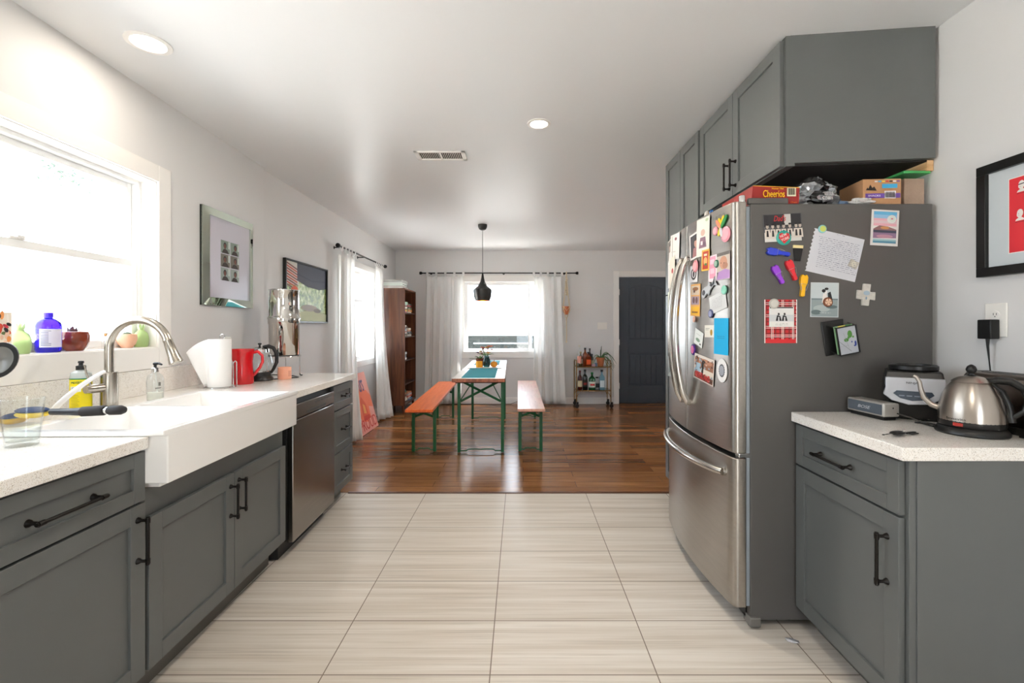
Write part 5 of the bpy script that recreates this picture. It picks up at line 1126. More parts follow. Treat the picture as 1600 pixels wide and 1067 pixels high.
def crumple(name, label, cat, loc, size, mats, seed, amp=.25, rz=0, sub=4):
    b = bmesh.new(); bmesh.ops.create_icosphere(b, subdivisions=sub, radius=1)
    for v in b.verts:
        n = noise.noise(v.co*1.6+Vector((seed, 0, 0))); r = abs(noise.noise(v.co*4.1+Vector((0, seed, 0)))); k = 1+amp*n-amp*.8*r
        v.co = Vector((v.co.x*k*size[0], v.co.y*k*size[1], max(-.85, v.co.z*k)*size[2]))
    zmin = min(v.co.z for v in b.verts)
    for v in b.verts: v.co.z -= zmin
    me = bpy.data.meshes.new(name); b.to_mesh(me)
    for m in mats: me.materials.append(m)
    rq = random.Random(seed)
    for p_ in me.polygons:
        c = p_.center; q = noise.noise(Vector((c.x*16+seed, c.y*8, c.z*24))); p_.material_index = 0 if len(mats) == 1 or q < .10 else (1 if q < .3 or len(mats) < 3 else 2); p_.use_smooth = False
    b.free(); o = link(name, me); o.location = loc; o.rotation_euler = (0, 0, rz); return tagit(o, label, cat)
SB = mat('bag_silver', '#a4a8ac', .22, .6); BB = mat('bag_black', '#121214', .25); 
bag = crumple('snack_bag', 'crumpled black and silver popcorn bag on the fridge top', 'bag', (1.305, 2.03, ZT), (.118, .085, .074), [SB, BB], 3, .35)
text('KETTLE\nCORN', .050, .034, cm('#dcdcdc', .4), T(.02, -.0815, .040) @ RX(pi/2-.15), bag, ex=.003, shear=-.2)
crumple('clear_bag', 'crumpled clear plastic bag behind the red cereal box', 'bag', (1.175, 2.32, ZT), (.055, .05, .065), [mat('clear_wrap', '#a9b0b4', .15, .2)], 5, .5)
thing('blue_packet', MB().box(-.035, .035, -.03, .03, 0, .03, cm('#6f87a8', .4)), 'small blue grey packet between snack bag and brown box on the fridge', 'packet', (1.427, 2.02, ZT), .2, bevel=.004)
crumple('paper_bag', 'white crumpled paper napkins before the brown box on the fridge top', 'paper', (1.475, 1.955, ZT), (.055, .028, .018), [cm('#d9d8d6', .7)], 9, .4)
cbx = root('cardboard_box', 'brown cardboard snack box with blue and purple stickers on the fridge', 'box', (1.555, 2.0, ZT), R(-4)); KR_ = mat('kraft', '#b08660', .75)
part('box', MB().box(-.078, .078, -.06, .10, 0, .110, KR_), cbx, bevel=.0015); f_ = MB(); Mc = T(0, -.0602, 0) @ RX(pi/2)
for c, x0, x1, y0, y1 in (('#3fa0cf', -.0, .062, .070, .088), ('#6a4a9a', -.068, .074, .028, .048), ('#e8e4e6', .010, .056, .026, .058)): f_.prism(rc(x0, y0, x1, y1), 0, .0006, cm(c, .5), Mc)
for k in range(12): f_.prism(rc(.014+k*.0032, .031, .0158+k*.0032, .054), .0006, .0008, BLK, Mc)
f_.prism([(-.066, .062), (-.060, .074), (-.056, .068), (-.048, .086), (-.040, .072), (-.032, .078), (-.022, .060)], 0, .0006, cm('#2a211c', .6), Mc)
for k, c in enumerate(['#d8d8d8', '#3fa0cf', '#e8c93a', '#c4382f', '#2a2a2a', '#d8d8d8', '#6a4a9a']): f_.prism(rc(-.03+k*.015, .0965, -.018+k*.015, .102), 0, .0006, cm(c, .5), Mc)
part('stickers', f_, cbx); text('SNACKS', .05, .007, cm('#ddd', .5) if 0 else cm('#dddddd', .5), Mc @ T(-.032, .038, .0008), cbx)
thing('carton', MB().box(-.05, .05, -.08, .08, 0, .085, mat('dark_kraft', '#5b4232', .75)), 'dark brown carton behind the cardboard snack box', 'carton', (1.49, 2.26, ZT), .1)
pc = root('plastic_container', 'clear plastic food container with green lid at the back of fridge top', 'container', (1.699, 2.035, ZT)); 
PT = mat('frost_plastic', '#cfd4d0', .25, trans=.8, ior=1.3); part('tub', MB().add([(-.045, -.085, 0), (.045, -.085, 0), (.045, .085, 0), (-.045, .085, 0), (-.054, -.095, .135), (.054, -.095, .135), (.054, .095, .135), (-.054, .095, .135)], [(3,2,1,0), (4,5,6,7), (0,1,5,4), (1,2,6,5), (2,3,7,6), (3,0,4,7)], M_GLASS), pc)
part('contents', MB().box(-.043, .043, -.083, .083, .002, .115, mat('grain', '#b59a86', .8, bump=1, bscale=200, var=.2)), pc, 'pinkish brown dry food'); part('lid', MB().box(-.058, .058, -.099, .099, .133, .145, cm('#3f9a55', .4)), pc, 'green lid', bevel=.003)
# ================================================================== FRIDGE SIDE: photos, papers, magnets   (plane y = FY0)
def FS(u, v, off=.0006, rot=0, Y=None):
    p = P(u, v, FY0); return axes((p.x, FY0-off, p.z), (cos(rot), 0, sin(rot)), (-sin(rot), 0, cos(rot)))
PX = FY0/707
def px(n): return n*PX
NM = 'magnet'
def dots(rq, n, x0, x1, y0, y1, cols, r0, r1): return [(rq.choice(cols), ell(rq.uniform(x0, x1), rq.uniform(y0, y1), rq.uniform(r0, r1), rq.uniform(r0, r1)*1.2, 8)) for _ in range(n)]
rq = random.Random(31)
ls = [('#26262a', rc(.02, .55, .98, .98)), ('#c9c7c2', rc(.55, .6, .72, .98)), ('#dad8d2', rc(.02, .02, .98, .35))]
for k, x in enumerate([.10, .24, .38, .52, .68, .84, .94]): ls += [('#d8cfc4', [(x-.075, .14), (x+.075, .14), (x+.06, .46), (x-.06, .46)]), ('#1f1f22', [(x-.03, .2), (x+.03, .2), (x+.02, .42), (x-.02, .42)]), ('#b9aca0', ell(x, .56, .038, .075)), ('#1f1c1c', ell(x, .63, .04, .035))]
pc1 = card('photo', 'black and white group photo with red script, upper left of fridge side', 'photo', FS(1222.5, 356, .0008, R(3)), px(60), px(44), '#4a4a4c', ls, group='photos on the fridge side')
text("Dad's", px(19), px(9), cm('#c4262e', .5), T(px(-4), px(15), .0026), pc1, ex=.0003, shear=.3)
def button(label, u, v, rad, c1, c2=None, c3=None, off=.0006, ins=None, name='button_magnet', fr=None):
    o = root(name, label, 'magnet', mtx=(fr or FS)(u, v, off)); r = px(rad) if fr is None else rad
    part('disc', MB().lathe([(0, 0), (r, 0), (r, .003), (r*.9, .005), (0, .0062)], 26, cm(c1, .25)), o)
    mb = MB()
    if c2: mb.lathe([(r*.72, .0058), (0, .0066)], 22, cm(c2, .3))
    if c3: mb.prism([(x*r, y*r) for x, y in c3[1]], .0062, .0072, cm(c3[0], .3))
    if c2 or c3: part('printed_face', mb, o)
    return o
heart = [(0, -.6), (.55, -.05), (.5, .4), (.2, .5), (0, .25), (-.2, .5), (-.5, .4), (-.55, -.05)]
b_ = button('teal button magnet with red heart, on the lower edge of the group photo', 1223.5, 372, 11.5, '#2f9a8c', None, ('#c9242c', [(x*1.35, y*1.35) for x, y in heart]), .0030)
text('NEW\nYORK', px(13), px(10), cm('#f0ece8', .5), T(0, px(1), .0078) @ RZ(.4), b_)
out = [(0, 0), (1, 0), (1, 1)]
n = 22
for i in range(n, -1, -1): y = i/n; out.append((.012+.018*(i % 2)+.006*sin(i*3.1), y))
ls = scribble(17, .13, .93, .10, .86, '#6a6f86', .007, rq)+scribble(1, .38, .55, .90, .95, '#6a6f86', .007, rq)
card('note_paper', 'torn spiral notebook page with handwriting, centre of the fridge side', 'paper', FS(1303.5, 398.5, .0008, R(-13)), px(81), px(68), '#d6d8de', ls, outline=[(x, y) for x, y in out])
b_ = button('pale aqua button magnet pinning the handwritten page', 1284, 358, 6.4, '#8fc9c9', '#c9d46a', None, .0024)
o = root('square_magnet', 'pale square stone magnet on the right side of the handwritten page', 'magnet', mtx=FS(1332, 413, .0024, R(-25))); part('stone', MB().prism([(x*px(7), y*px(6)) for x, y in ((-1, -1), (1, -.9), (1.05, .9), (-.95, 1))], 0, .006, cm('#c6c1b4', .5)), o, bevel=.0015); part('inlay', MB().prism(ell(0, 0, px(4), px(4)), .006, .0068, cm('#d8d4c4', .3)), o)
ls = [('#8fb9d8', rc(.08, .74, .92, .95)), ('#5fa8d0', rc(.08, .86, .92, .95)), ('#dfa9b4', rc(.08, .55, .92, .76)), ('#d9c0c4', rc(.08, .62, .92, .70)), ('#8c6a6a', [(.08, .46), (.3, .56), (.6, .54), (.92, .46), (.92, .40), (.08, .40)]), ('#c98f5a', ell(.5, .50, .16, .04)), ('#3b3f52', rc(.08, .36, .92, .43)), ('#8a6f8a', [(.08, .2), (.92, .22), (.92, .36), (.08, .36)]), ('#b98a9a', ell(.5, .26, .3, .05)), ('#5a8fa8', rc(.08, .07, .92, .13)), ('#9cc3c9', rc(.08, .13, .92, .18))]
card('postcard', 'white bordered sunset lake postcard at the top right of fridge side', 'postcard', FS(1382, 356, .0008, R(-3)), px(43), px(56), '#e3e0dc', ls)
button('small white button magnet on the sunset postcard', 1392, 343, 6.6, '#e4e6e2', '#cfdad0', ('#c46a7a', [(-.35, -.1), (.1, -.1), (.1, .2), (-.35, .2)]), .0024)
def clip(label, u, v, rot, c, ln=30, group='clip magnets'):
    o = root('clip_magnet', label, 'clip magnet', mtx=FS(u, v, .0006, rot), group=group); L_ = px(ln); m_ = cm(c, .2, coat=.4); dk = cm('#%02x%02x%02x' % tuple(int(int(c[i:i+2], 16)*.7) for i in (1, 3, 5)), .2)
    w1 = px(6.2)
    pl_ = [(-L_/2, -w1*.55), (-L_*.1, -w1*.5), (L_*.12, -w1*.95), (L_*.38, -w1), (L_/2, -w1*.55), (L_*.44, 0), (L_/2, w1*.55), (L_*.38, w1), (L_*.12, w1*.95), (-L_*.1, w1*.5), (-L_/2, w1*.55), (-L_*.54, 0)]
    part('lower_jaw', MB().prism(pl_, 0, .006, dk), o, bevel=.0015); part('upper_jaw', MB().prism([(x*.98, y*.92) for x, y in pl_], .009, .015, m_), o, bevel=.002)
    part('magnet_pad', MB().box(-L_*.2, L_*.2, -w1*.4, w1*.4, .0055, .0095, dk), o)
    part('spring', MB().tube([(-L_*.25, w1*.55, .016), (L_*.05, w1*.95, .0165), (L_*.05, -w1*.95, .0165), (-L_*.25, -w1*.55, .016)], .0007, 6, CHROME), o); return o
clip('blue plastic clip magnet lying horizontal on the fridge side', 1213.5, 395, R(170), '#1734c0', 36)
clip('purple plastic clip magnet below the blue one', 1214, 429, R(117), '#8a35c4', 31)
clip('red plastic clip magnet between purple and yellow clips', 1235, 422, R(111), '#d81c2c', 33)
clip('yellow plastic clip magnet right of the red one', 1253, 446, R(84), '#e8b010', 34)
o = root('pint_magnet', 'black pint glass shaped magnet with cream top on the fridge side', 'magnet', mtx=FS(1245.5, 396, .0006, R(-3)))
part('glass', MB().prism([(-px(4.6), -px(12)), (px(4.6), -px(12)), (px(7.4), px(8)), (-px(7.4), px(8))], 0, .006, cm('#131013', .15)), o, bevel=.001); part('foam', MB().prism([(-px(7.4), px(8)), (px(7.4), px(8)), (px(7.6), px(12.5)), (-px(7.6), px(12.5))], 0, .0062, cm('#ead9a0', .4)), o)
ls = []; 
for k in range(7): ls.append(('#7f1c20', rc(.04+k*.14, .09, .08+k*.14, .99)))
for k in range(10): ls.append(('#7f1c20', rc(.03, .12+k*.09, .97, .145+k*.09)))
for k in (.2, .245, .52, .565, .84, .88): ls.append(('#e9d9d4', rc(k, .09, k+.018, .99)))
for k in (.14, .18, .34, .38, .60, .64, .88, .92): ls.append(('#e9d9d4', rc(.03, k, .97, k+.012)))
ls += [('#e4e3e1', rc(.13, .37, .88, .83)), ('#d0d2d4', rc(.13, .5, .88, .65)), ('#1f1f22', rc(.15, .80, .86, .825)), ('#e8e6e2', rc(.14, .38, .87, .49))]
for x in (.42, .60): ls += [('#232326', [(x-.09, .51), (x+.09, .51), (x+.05, .62), (x-.05, .64)]), ('#3a3638', ell(x, .665, .03, .03)), ('#dadada', rc(x-.02, .51, x+.02, .60))]
ls += scribble(2, .3, .7, .40, .46, '#9a9a9c', .006, rq)
pt_ = card('greeting_card', 'red tartan greeting card with a black and white photo inset', 'card', FS(1219.5, 502, .0008, 0), px(51), px(68), '#c9262b', [('#f0eae6', rc(0, 0, .03, 1)), ('#f0eae6', rc(.97, 0, 1, 1))]+ls)
button('oval silver magnet at the top of the tartan card', 1208, 474.5, 8, '#b9b5ac', '#c9c6bf', None, .0055)
ls = [('#c3cdd0', rc(.03, .53, .97, .98)), ('#6f7e82', rc(.03, .50, .97, .54)), ('#8d9a9c', rc(.03, .02, .97, .50)), ('#a9b4b4', ell(.4, .25, .3, .10)), ('#5f6e70', ell(.2, .14, .18, .07)), ('#58686a', ell(.75, .3, .2, .05)), ('#e8e6e4', ell(.54, .72, .05, .05)), ('#2a2628', ell(.46, .76, .07, .05)), ('#2a2628', ell(.56, .82, .07, .035)), ('#2c3236', [(.60, .70), (.70, .74), (.78, .50), (.62, .50)]), ('#e6e2de', [(.44, .68), (.56, .68), (.62, .42), (.40, .42)])]+scribble(1, .3, .72, .10, .14, '#e4e8e8', .008, rq)
card('photo', 'grey seaside couple photo, middle of the fridge side', 'photo', FS(1288, 468.5, .0008, R(-1)), px(44), px(54), '#c9d0d2', ls, group='photos on the fridge side')
b_ = button('brown and cream shell button magnet on the couple photo', 1292.5, 472, 7.5, '#7a4a34', '#d9b79a', None, .0024)
mb = MB(); r = px(7.5)
for k in range(5): a = 2*pi*k/5+.3; mb.prism([(r*.15*cos(a+.6), r*.15*sin(a+.6)), (r*.8*cos(a-.12), r*.8*sin(a-.12)), (r*.8*cos(a+.12), r*.8*sin(a+.12))], .0062, .0070, cm('#6b3a28', .3))
part('flower_print', mb, b_)
cr = [(-.4, -1), (.4, -1), (.42, -.45), (.45, -.35), (1, -.4), (1, .35), (.45, .32), (.4, .38), (.4, 1), (-.42, 1), (-.42, .38), (-1, .4), (-1, -.4), (-.45, -.42)]
o = root('cross_magnet', 'white stone cross shaped magnet on the fridge side', 'magnet', mtx=FS(1351.5, 461, .0006, R(-5))); part('stone', MB().prism([(x*px(14)+px(.4)*sin(i*5), y*px(17)+px(.4)*cos(i*7)) for i, (x, y) in enumerate(cr)], 0, .008, mat('marble_chip', '#c6c3bb', .6, var=.12, vscale=60)), o, bevel=.0015)
part('blue_inlay', MB().prism(ell(0, px(3), px(5), px(3.6)), .008, .0086, cm('#9fb4c4', .4)).prism(ell(0, -px(5), px(1.2), px(2.5)), .008, .0086, cm('#7d95aa', .4)), o)
o = root('magnetic_photo_holder', 'black magnetic holder with map cards standing out from fridge side', 'photo holder', mtx=FS(1305, 527, .0006, R(9)))
part('back_plate', MB().prism([(-px(20), -px(27)), (px(10), -px(26)), (px(16), px(27)), (-px(20), px(27))], 0, .006, BLK), o, bevel=.003)
fr_ = T(px(11), -px(6), .030) @ RY(R(12)); w1, h1 = px(19), px(22)
mb = MB()
for a, b, c_, d in ((-w1, w1, h1-.004, h1), (-w1, w1, -h1, -h1+.004), (-w1, -w1+.003, -h1, h1), (w1-.006, w1, -h1, h1)): mb.box(a, b, c_, d, -.002, .004, BLK, fr_)
for x, y in ((-w1+.002, h1-.002), (w1-.003, h1-.002), (-w1+.002, -h1+.002), (w1-.003, -h1+.002)): mb.tube([fr_ @ Vector((x, y, 0)), Vector((x*.9+px(5), y*.95, .004))], .002, 6, BLK)
part('front_frame', mb, o, bevel=.001)
ms = [('#4f8a3a', ell(.64, .72, .12, .14)), ('#4f8a3a', ell(.42, .52, .12, .07)), ('#4f8a3a', ell(.55, .60, .06, .05)), ('#5a9a45', ell(.78, .60, .05, .04)), ('#2a3f8c', ell(.86, .34, .05, .1)), ('#2a3f8c', ell(.68, .42, .035, .03)), ('#2a3f8c', ell(.80, .26, .05, .03)), ('#8e9298', [(0, .52), (.02, .54), (.60, .08), (.58, .06)]), ('#9ea2a8', [(.3, .8), (.32, .8), (.5, .2), (.48, .2)]), ('#9ea2a8', rc(.02, .3, .5, .31))]
card('map_card', None, None, fr_ @ T(0, 0, -.001), w1*1.9, h1*1.85, '#b7bcc4', ms, .001, parent=o)
card('map_card', None, None, fr_ @ T(-.006, .006, -.010), w1*1.8, h1*1.95, '#7da07a', [('#c9b95a', rc(.2, .6, .6, 1)), ('#3f7a4a', rc(.6, .5, .9, 1))], .004, parent=o)
# ================================================================== FRIDGE FRONT
def solveY(u):
    lo, hi = FY0, FY1
    for _ in range(50):
        m = (lo+hi)/2
        if xf(m)*707/m+813 > u: lo = m
        else: hi = m
    return (lo+hi)/2
def FF(u, v, off=.0006, rot=0, y=None, z=None):
    y = solveY(u) if y is None else y; z = CAMZ-(v-511)/707*y if z is None else z
    dx = (xf(y+.01)-xf(y-.01))/.02; ty = Vector((-dx, -1, 0)).normalized()      # rightwards as seen from the room
    up = Vector((0, 0, 1)); ux = ty*cos(rot)+up*sin(rot); uy = up*cos(rot)-ty*sin(rot); nrm = ux.cross(uy)
    return axes(Vector((xf(y), y, z))+nrm*(off+.0012), ux, uy)
def fcard(name, label, cat, u0, v0, u1, v1, basec, layers=(), rot=0, grp=None, outline=None, off=.0006, hs=1):
    ya, yb = solveY(u0), solveY(u1); y = (ya+yb)/2; w_ = (ya-yb); um = 813+xf(y)*707/y; h_ = (v1-v0)/707*y*hs; z = CAMZ-((v0+v1)/2-511)/707*y
    return card(name, label, cat, FF(0, 0, off, rot, y, z), w_, h_, basec, layers, .0008, grp, outline)
G1, G2 = 'photos on the fridge doors', 'cards on the fridge doors'
PHO = lambda bgc, sk, sh: [(bgc, rc(.07, .07, .93, .93)), (sh, [(.2, .07), (.8, .07), (.72, .42), (.28, .42)]), (sk, ell(.5, .58, .15, .17)), ('#3a2c26', [(.36, .68), (.64, .68), (.58, .80), (.42, .80)])]
fcard('photo', 'white bordered portrait photo on the right fridge door, partly under a tall card', 'photo', 1079, 360, 1100, 405, '#e9e5e2', PHO('#3c3c40', '#b58a7a', '#9a6a6a'), R(4), G1, off=.0006, hs=.9)
fcard('photo', 'tall pale card with child photo at the top of the right fridge door', 'photo', 1090, 341, 1110, 400, '#dfe0d6', [('#b9c9a4', ell(.8, .92, .12, .04)), ('#cfae9f', ell(.5, .62, .17, .09)), ('#8a6a7a', [(.2, .22), (.8, .22), (.7, .5), (.3, .5)]), ('#e8dfe0', rc(.35, .3, .5, .4)), ('#6d5566', rc(.55, .26, .7, .36))], R(-2), G1, off=.0022)
fcard('photo', 'baby portrait with pink text panel on the right fridge door', 'photo', 1108, 396, 1142, 438, '#f0dfe2', [('#e39ab0', rc(.06, .12, .36, .95)), ('#f2c3cf', rc(.10, .3, .3, .5)), ('#f2c3cf', rc(.10, .66, .3, .84)), ('#6a6460', rc(.42, .02, 1, 1)), ('#c9bcae', rc(.42, .3, 1, .88)), ('#c8947a', ell(.72, .62, .17, .24)), ('#b07f68', ell(.80, .5, .12, .12)), ('#b78fc4', [(.42, .02), (1, .02), (1, .3), (.8, .38), (.5, .3)]), ('#5a3a34', ell(.62, .62, .02, .02)), ('#5a3a34', ell(.75, .6, .02, .02))], 0, G1)
button('dark green round magnet on the baby portrait', 1121, 412, .018, '#3f6b5c', '#8fb09a', None, .002, fr=FF)
fcard('ticket', 'small yellow and red vertical ticket on the right fridge door', 'ticket', 1098, 390, 1110, 423, '#e8b44a', [('#b5402a', rc(.12, .08, .88, .92)), ('#e0a86a', ell(.5, .45, .25, .2)), ('#5a7a4a', ell(.55, .3, .18, .06)), ('#d8d0b0', rc(.3, .7, .7, .8))], R(-3), off=.003)
button('pink round magnet at the top right corner of the fridge door', 1135, 366, .034, '#e59aa6', '#eba9b4', None, fr=FF)
button('smaller pink round magnet left of the yellow flower magnet', 1119, 361, .020, '#e59aa6', '#f0b4be', None, fr=FF)
o = root('flower_magnet', 'yellow and green flower shaped magnet on the right fridge door', 'magnet', mtx=FF(1128, 356)); mb = MB()
for k, (a, c, l) in enumerate([(1.2, '#e8c922', .05), (1.9, '#e8c922', .045), (.8, '#2f8a4a', .06), (2.3, '#d98a6a', .05), (4.2, '#e8d84a', .035), (5.0, '#d8d8dc', .04)]): mb.prism(ell(cos(a)*l*.55, sin(a)*l*.55, l*.55, .010, 12, a), 0, .004+.0006*k, cm(c, .4))
part('petals', mb, o)
fcard('paper_tag', 'white tag with black emblem below the pink magnet near the handles', 'card', 1079, 415, 1091, 441, '#e6e4e4', [('#3a3638', ell(.5, .5, .36, .36)), ('#e6e4e4', ell(.5, .5, .24, .24)), ('#3a3638', ell(.5, .5, .12, .2))], R(-3))
button('pink round magnet near the door handles', 1088, 416, .030, '#dd8f96', '#e9a4a8', None, .002, fr=FF)
o = root('shark_magnet', 'grey shark shaped bottle opener magnet on the right fridge door', 'magnet', mtx=FF(1109, 452, .0006, R(22)))
part('body', MB().prism([(-.075, -.004), (-.06, .022), (-.03, .026), (.0, .018), (.012, .036), (.022, .016), (.05, .010), (.075, .03), (.068, .004), (.078, -.02), (.05, -.004), (.01, -.010), (-.01, -.028), (-.018, -.012), (-.055, -.02)], 0, .006, cm('#b9bdc0', .25)), o, bevel=.0015); part('dark_fin', MB().prism([(.02, .012), (.05, .008), (.075, .028), (.06, .0), (.03, -.002)], .006, .0075, cm('#26262a', .3)).prism(ell(-.045, .004, .014, .012), .006, .0075, cm('#3a3a3e', .3)), o)
fcard('photo_strip', 'yellow bordered photo strip beside the door handles', 'photo', 1080, 444, 1095, 494, '#dca35a', [('#c9b9a4', rc(.08, .66, .92, .95)), ('#8a5f3a', ell(.5, .85, .3, .06)), ('#a48f9a', rc(.08, .36, .92, .62)), ('#6a4a4a', ell(.35, .5, .12, .1)), ('#6a4a4a', ell(.65, .5, .12, .1)), ('#e8b020', rc(.08, .04, .92, .30)), ('#8a5a20', rc(.2, .1, .8, .15)), ('#5a4038', ell(.4, .78, .1, .05))], R(-3), G1)
button('small peach round magnet under the photo strip', 1086, 499, .015, '#c99a86', None, None, .002, fr=FF)
fcard('drawing', 'white card with pencil drawing of figures on the right fridge door', 'drawing', 1110, 455, 1136, 490, '#dcdddc', scribble(9, .15, .85, .12, .8, '#8f9396', .012, rq), R(12), hs=.8)
button('mint green round magnet holding the pencil drawing', 1133, 453, .020, '#86c9b0', None, None, .002, fr=FF)
button('dark blue round magnet at the lower corner of the pencil drawing', 1112, 490, .020, '#3f4672', '#8a90b4', None, .002, fr=FF)
o = fcard('sticky_card', 'bright blue rectangular card on the right fridge door', 'card', 1116.5, 497, 1139, 554, '#12a5d8', scribble(2, .2, .8, .42, .52, '#1a5a80', .01, rq), R(-1))
fcard('business_card', 'small white card with gold blossom print beside the blue card', 'card', 1102, 508, 1117.5, 527, '#e4e0d4', [('#b58a2a', ell(.68, .4, .12, .26)), ('#8a8a80', rc(.1, .7, .5, .74)), ('#8a8a80', rc(.1, .6, .4, .63))])
fcard('paper_note', 'folded white note with green print near the handles', 'paper', 1086, 513, 1099, 543, '#dfe3df', [('#7f9a84', ell(.45, .35, .25, .12)), ('#9a9a9a', rc(.2, .7, .7, .72)), ('#2a2a2a', rc(.7, .12, .85, .22))], R(-16), hs=.8)
button('purple flower magnet with pink centre by the handles', 1084, 546, .028, '#4a2a7a', '#d85a9a', None, fr=FF, name='flower_magnet')
rq2 = random.Random(77)
pcard = fcard('postcard', 'canyon bridge postcard with red lettering on the right fridge door', 'postcard', 1086, 553, 1117, 600, '#d8cfc6', [('#9a6a52', rc(.03, .45, .97, .88)), ('#b9856a', ell(.6, .8, .3, .1)), ('#9ab4c4', rc(.03, .30, .35, .66)), ('#6f4a3a', rc(.03, .04, .97, .3)), ('#d9cdbd', rc(.45, .25, .97, .5)), ('#1f2622', rc(.40, .15, .50, .75)), ('#3a2e28', ell(.5, .78, .08, .06))]+dots(rq2, 40, .05, .95, .05, .9, ['#7a4a38', '#c9a894', '#d8c4b4', '#4a342c', '#8fa4ac'], .015, .05), R(-7), hs=.85)
text('NEVERLAND', .15, .03, cm('#c9242c', .5), T(0, -.035, .0062), pcard, ex=.0003)
o = root('oval_magnet', 'white oval magnet with grey sun emblem low on the right fridge door', 'magnet', mtx=FF(1129, 579, .0006)); part('oval', MB().prism(ell(0, 0, .052, .040, 28, pi/2), 0, .002, cm('#e4e2e0', .4)), o); part('emblem', MB().prism([(x, y) for i in range(32) for x, y in [((.030 if i % 2 else .026)*cos(2*pi*i/32)*.8, (.030 if i % 2 else .026)*sin(2*pi*i/32))]], .002, .0026, cm('#2a2a2e', .4)).prism(ell(0, 0, .019, .023), .0026, .003, cm('#9a9ca4', .4)), o)
text('MAYTAG', .105, .013, cm('#9a9690', .3), FF(1123, 338, .0009), None, name='lettering')
bpy.data.objects['lettering' if bpy.data.objects['lettering'].parent is None else [x.name for x in bpy.data.objects if x.name.startswith('lettering') and x.parent is None][0]].name = 'logo_tmp'
lg = bpy.data.objects['logo_tmp']; mw = lg.matrix_world.copy(); lg.parent = d1; lg.matrix_world = mw; lg.name = 'lettering'
# left door (further away)
fcard('photo', 'tilted white note over a photo at the top of the left fridge door', 'paper', 1049, 366, 1063, 405, '#dedcd8', [('#7a3a44', ell(.6, .8, .12, .06)), ('#a9a49c', rc(.15, .3, .6, .32))], R(-6), G2)
fcard('photo', 'dark photo at the upper left of the left fridge door', 'photo', 1044, 374, 1052, 408, '#b9b4ac', PHO('#6a6460', '#b09a8c', '#d8d4ce'), 0, G1, off=.0004)
fcard('letter', 'tall cream letter with red seal on the left fridge door', 'paper', 1047.5, 402, 1056, 453, '#dcd5c6', [('#a8322f', ell(.55, .58, .16, .08))], 0, G2, off=.0022)
fcard('letter', 'white folded letter at the far edge of the left fridge door', 'paper', 1043, 405, 1048, 450, '#e0deda', scribble(6, .2, .8, .4, .8, '#a0a0a0', .008, rq), 0, G2, off=.0010)
button('small red round magnet on the left fridge door', 1051, 461, .016, '#a8322a', '#d8c8b8', None, .002, fr=FF)
fcard('letter', 'pale green paper below the cream letter on the left fridge door', 'paper', 1043, 455, 1052, 484, '#cfd3bf', [], 0, G2)
fcard('drawing', 'green and blue child drawing low on the left fridge door', 'drawing', 1043, 500, 1052, 551, '#9fb0a6', [('#5f8a80', ell(.5, .7, .3, .2)), ('#6f8fd0', rc(.2, .05, .9, .22)), ('#c9508a', ell(.7, .3, .12, .08)), ('#d8a89a', ell(.4, .45, .1, .06)), ('#3f6a5a', rc(.3, .8, .8, .84))], R(3))
fcard('photo', 'curling dark silver photo at the bottom of the left fridge door', 'photo', 1043, 556, 1052, 588, '#8f9490', [('#5a605e', [(.1, .1), (.7, .3), (.9, .9), (.3, .7)])], R(4), G1)
# top of the doors: small magnets clipped on the edge behind
thing('figurine', MB().ball((0, 0, .022), (.015, .010, .022), cm('#e0ddd4', .5), 14, 8).ball((0, .03, .016), (.010, .010, .016), cm('#7a5a2a', .5), 12, 8).ball((0, .052, .020), (.011, .011, .016), cm('#2a6ab0', .4), 12, 8), 'white and blue small figures on top of the fridge door', 'figurine', (.925, 2.24, 1.8035), pi)
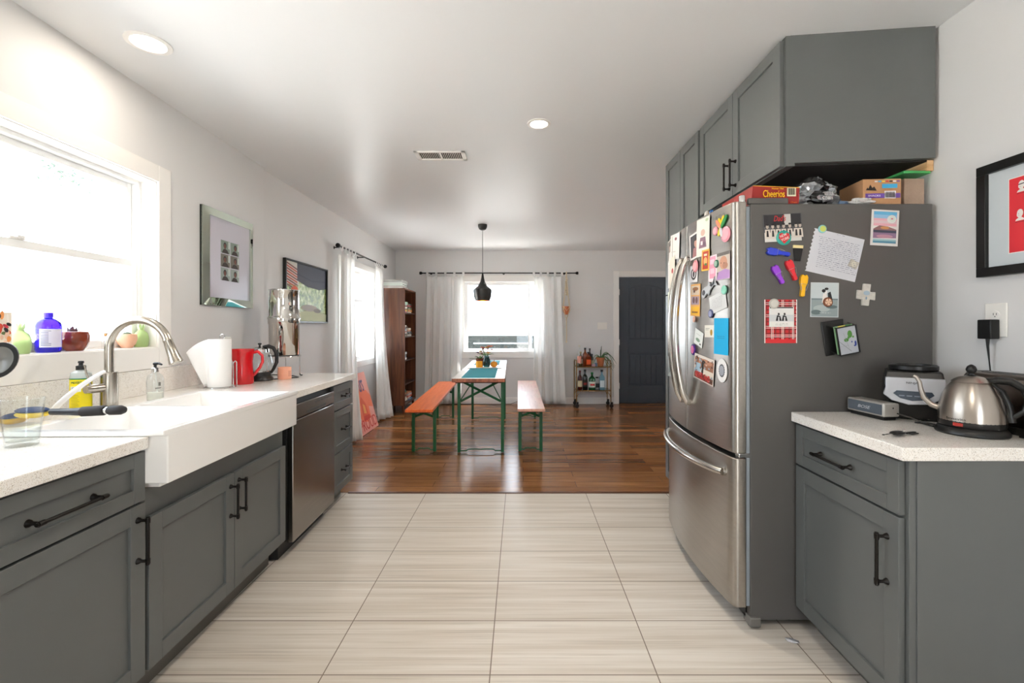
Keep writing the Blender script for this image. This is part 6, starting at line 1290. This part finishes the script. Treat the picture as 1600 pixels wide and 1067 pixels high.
# ================================================================== OUTSIDE
struct('ground_outside', MB().box(-30, 30, -30, 40, -.5, -.35, mat('patio_concrete', '#d2cfca', .9)))
DK = mat('deck_grey', '#262a2a', .9, spec=.1)
fn = root('porch_fence', 'grey board porch railing outside the far window', 'fence', (0, 0, 0))
for x in (-2.6, -1.15, .32, .72): part('post', MB().box(x-.07, x+.07, 10.35, 10.47, -.35, 1.04, DK), fn)
part('top_rail', MB().box(-2.8, 1.0, 10.34, 10.48, .915, 1.08, DK), fn)
for z in (.765, .615, .465, .315, .165, .015, -.135): part('rail', MB().box(-2.8, 1.0, 10.38, 10.42, z, z+.125, DK), fn)
def tree(name, label, blobs, trunk, n, seed, leaf_s=.06):
    """crown blobs (x, y, z, r) hung on limbs that spring from a trunk"""
    tx, ty, th = trunk; o = root(name, label, 'tree', (tx, ty, -.35)); rt = random.Random(seed); bk = mat('bark', '#5a4f44', .9)
    part('trunk', MB().tube([(0, 0, 0), (.05, .03, th*.5), (0, 0, th)], [.16, .12, .07], 8, bk), o)
    for (x, y, z, r) in blobs: part('limb', MB().tube([(0, 0, th*.8), ((x-tx)*.5, (y-ty)*.5, (z+.35+th*.8)*.5+.1), (x-tx, y-ty, z+.35)], [.03, .010, .004], 6, bk), o)
    mb = MB(); mats = [mat('tree_leaf', '#2b4037', .6), mat('tree_leaf_light', '#3a5046', .6)]
    for (x, y, z, r) in blobs:
        for k in range(n):
            u_ = rt.uniform(0, 2*pi); c_ = rt.uniform(-1, 1); q = r*rt.random()**.45; s = math.sqrt(1-c_*c_); p = Vector((x-tx+q*s*cos(u_), y-ty+q*s*sin(u_), z+.35+q*c_*.6)); a = rt.uniform(0, 6.28); w_ = rt.uniform(.5, 1)*leaf_s
            d = Vector((cos(a), sin(a), rt.uniform(-.8, .8))).normalized()*w_; e = Vector((-sin(a), cos(a), rt.uniform(-.8, .8))).normalized()*w_*.6; mb.add([tuple(p-d), tuple(p+e), tuple(p+d), tuple(p-e)], [(0, 1, 2, 3)], rt.choice(mats))
    part('foliage', mb, o, kind='stuff'); return o
tree('garden_tree', 'leafy tree seen faintly through the far window', [(-.75, 16, 2.9, .35), (-.35, 16.5, 1.7, .55), (.5, 16, 1.0, .35)], (1.9, 17.5, 3.2), 90, 1, .06)
tree('garden_tree', 'leafy tree seen faintly through the kitchen window', [(-7.7, 9, 3.95, .75), (-9.0, 9, 4.3, .5)], (-13, 9.5, 4.2), 330, 2, .05)
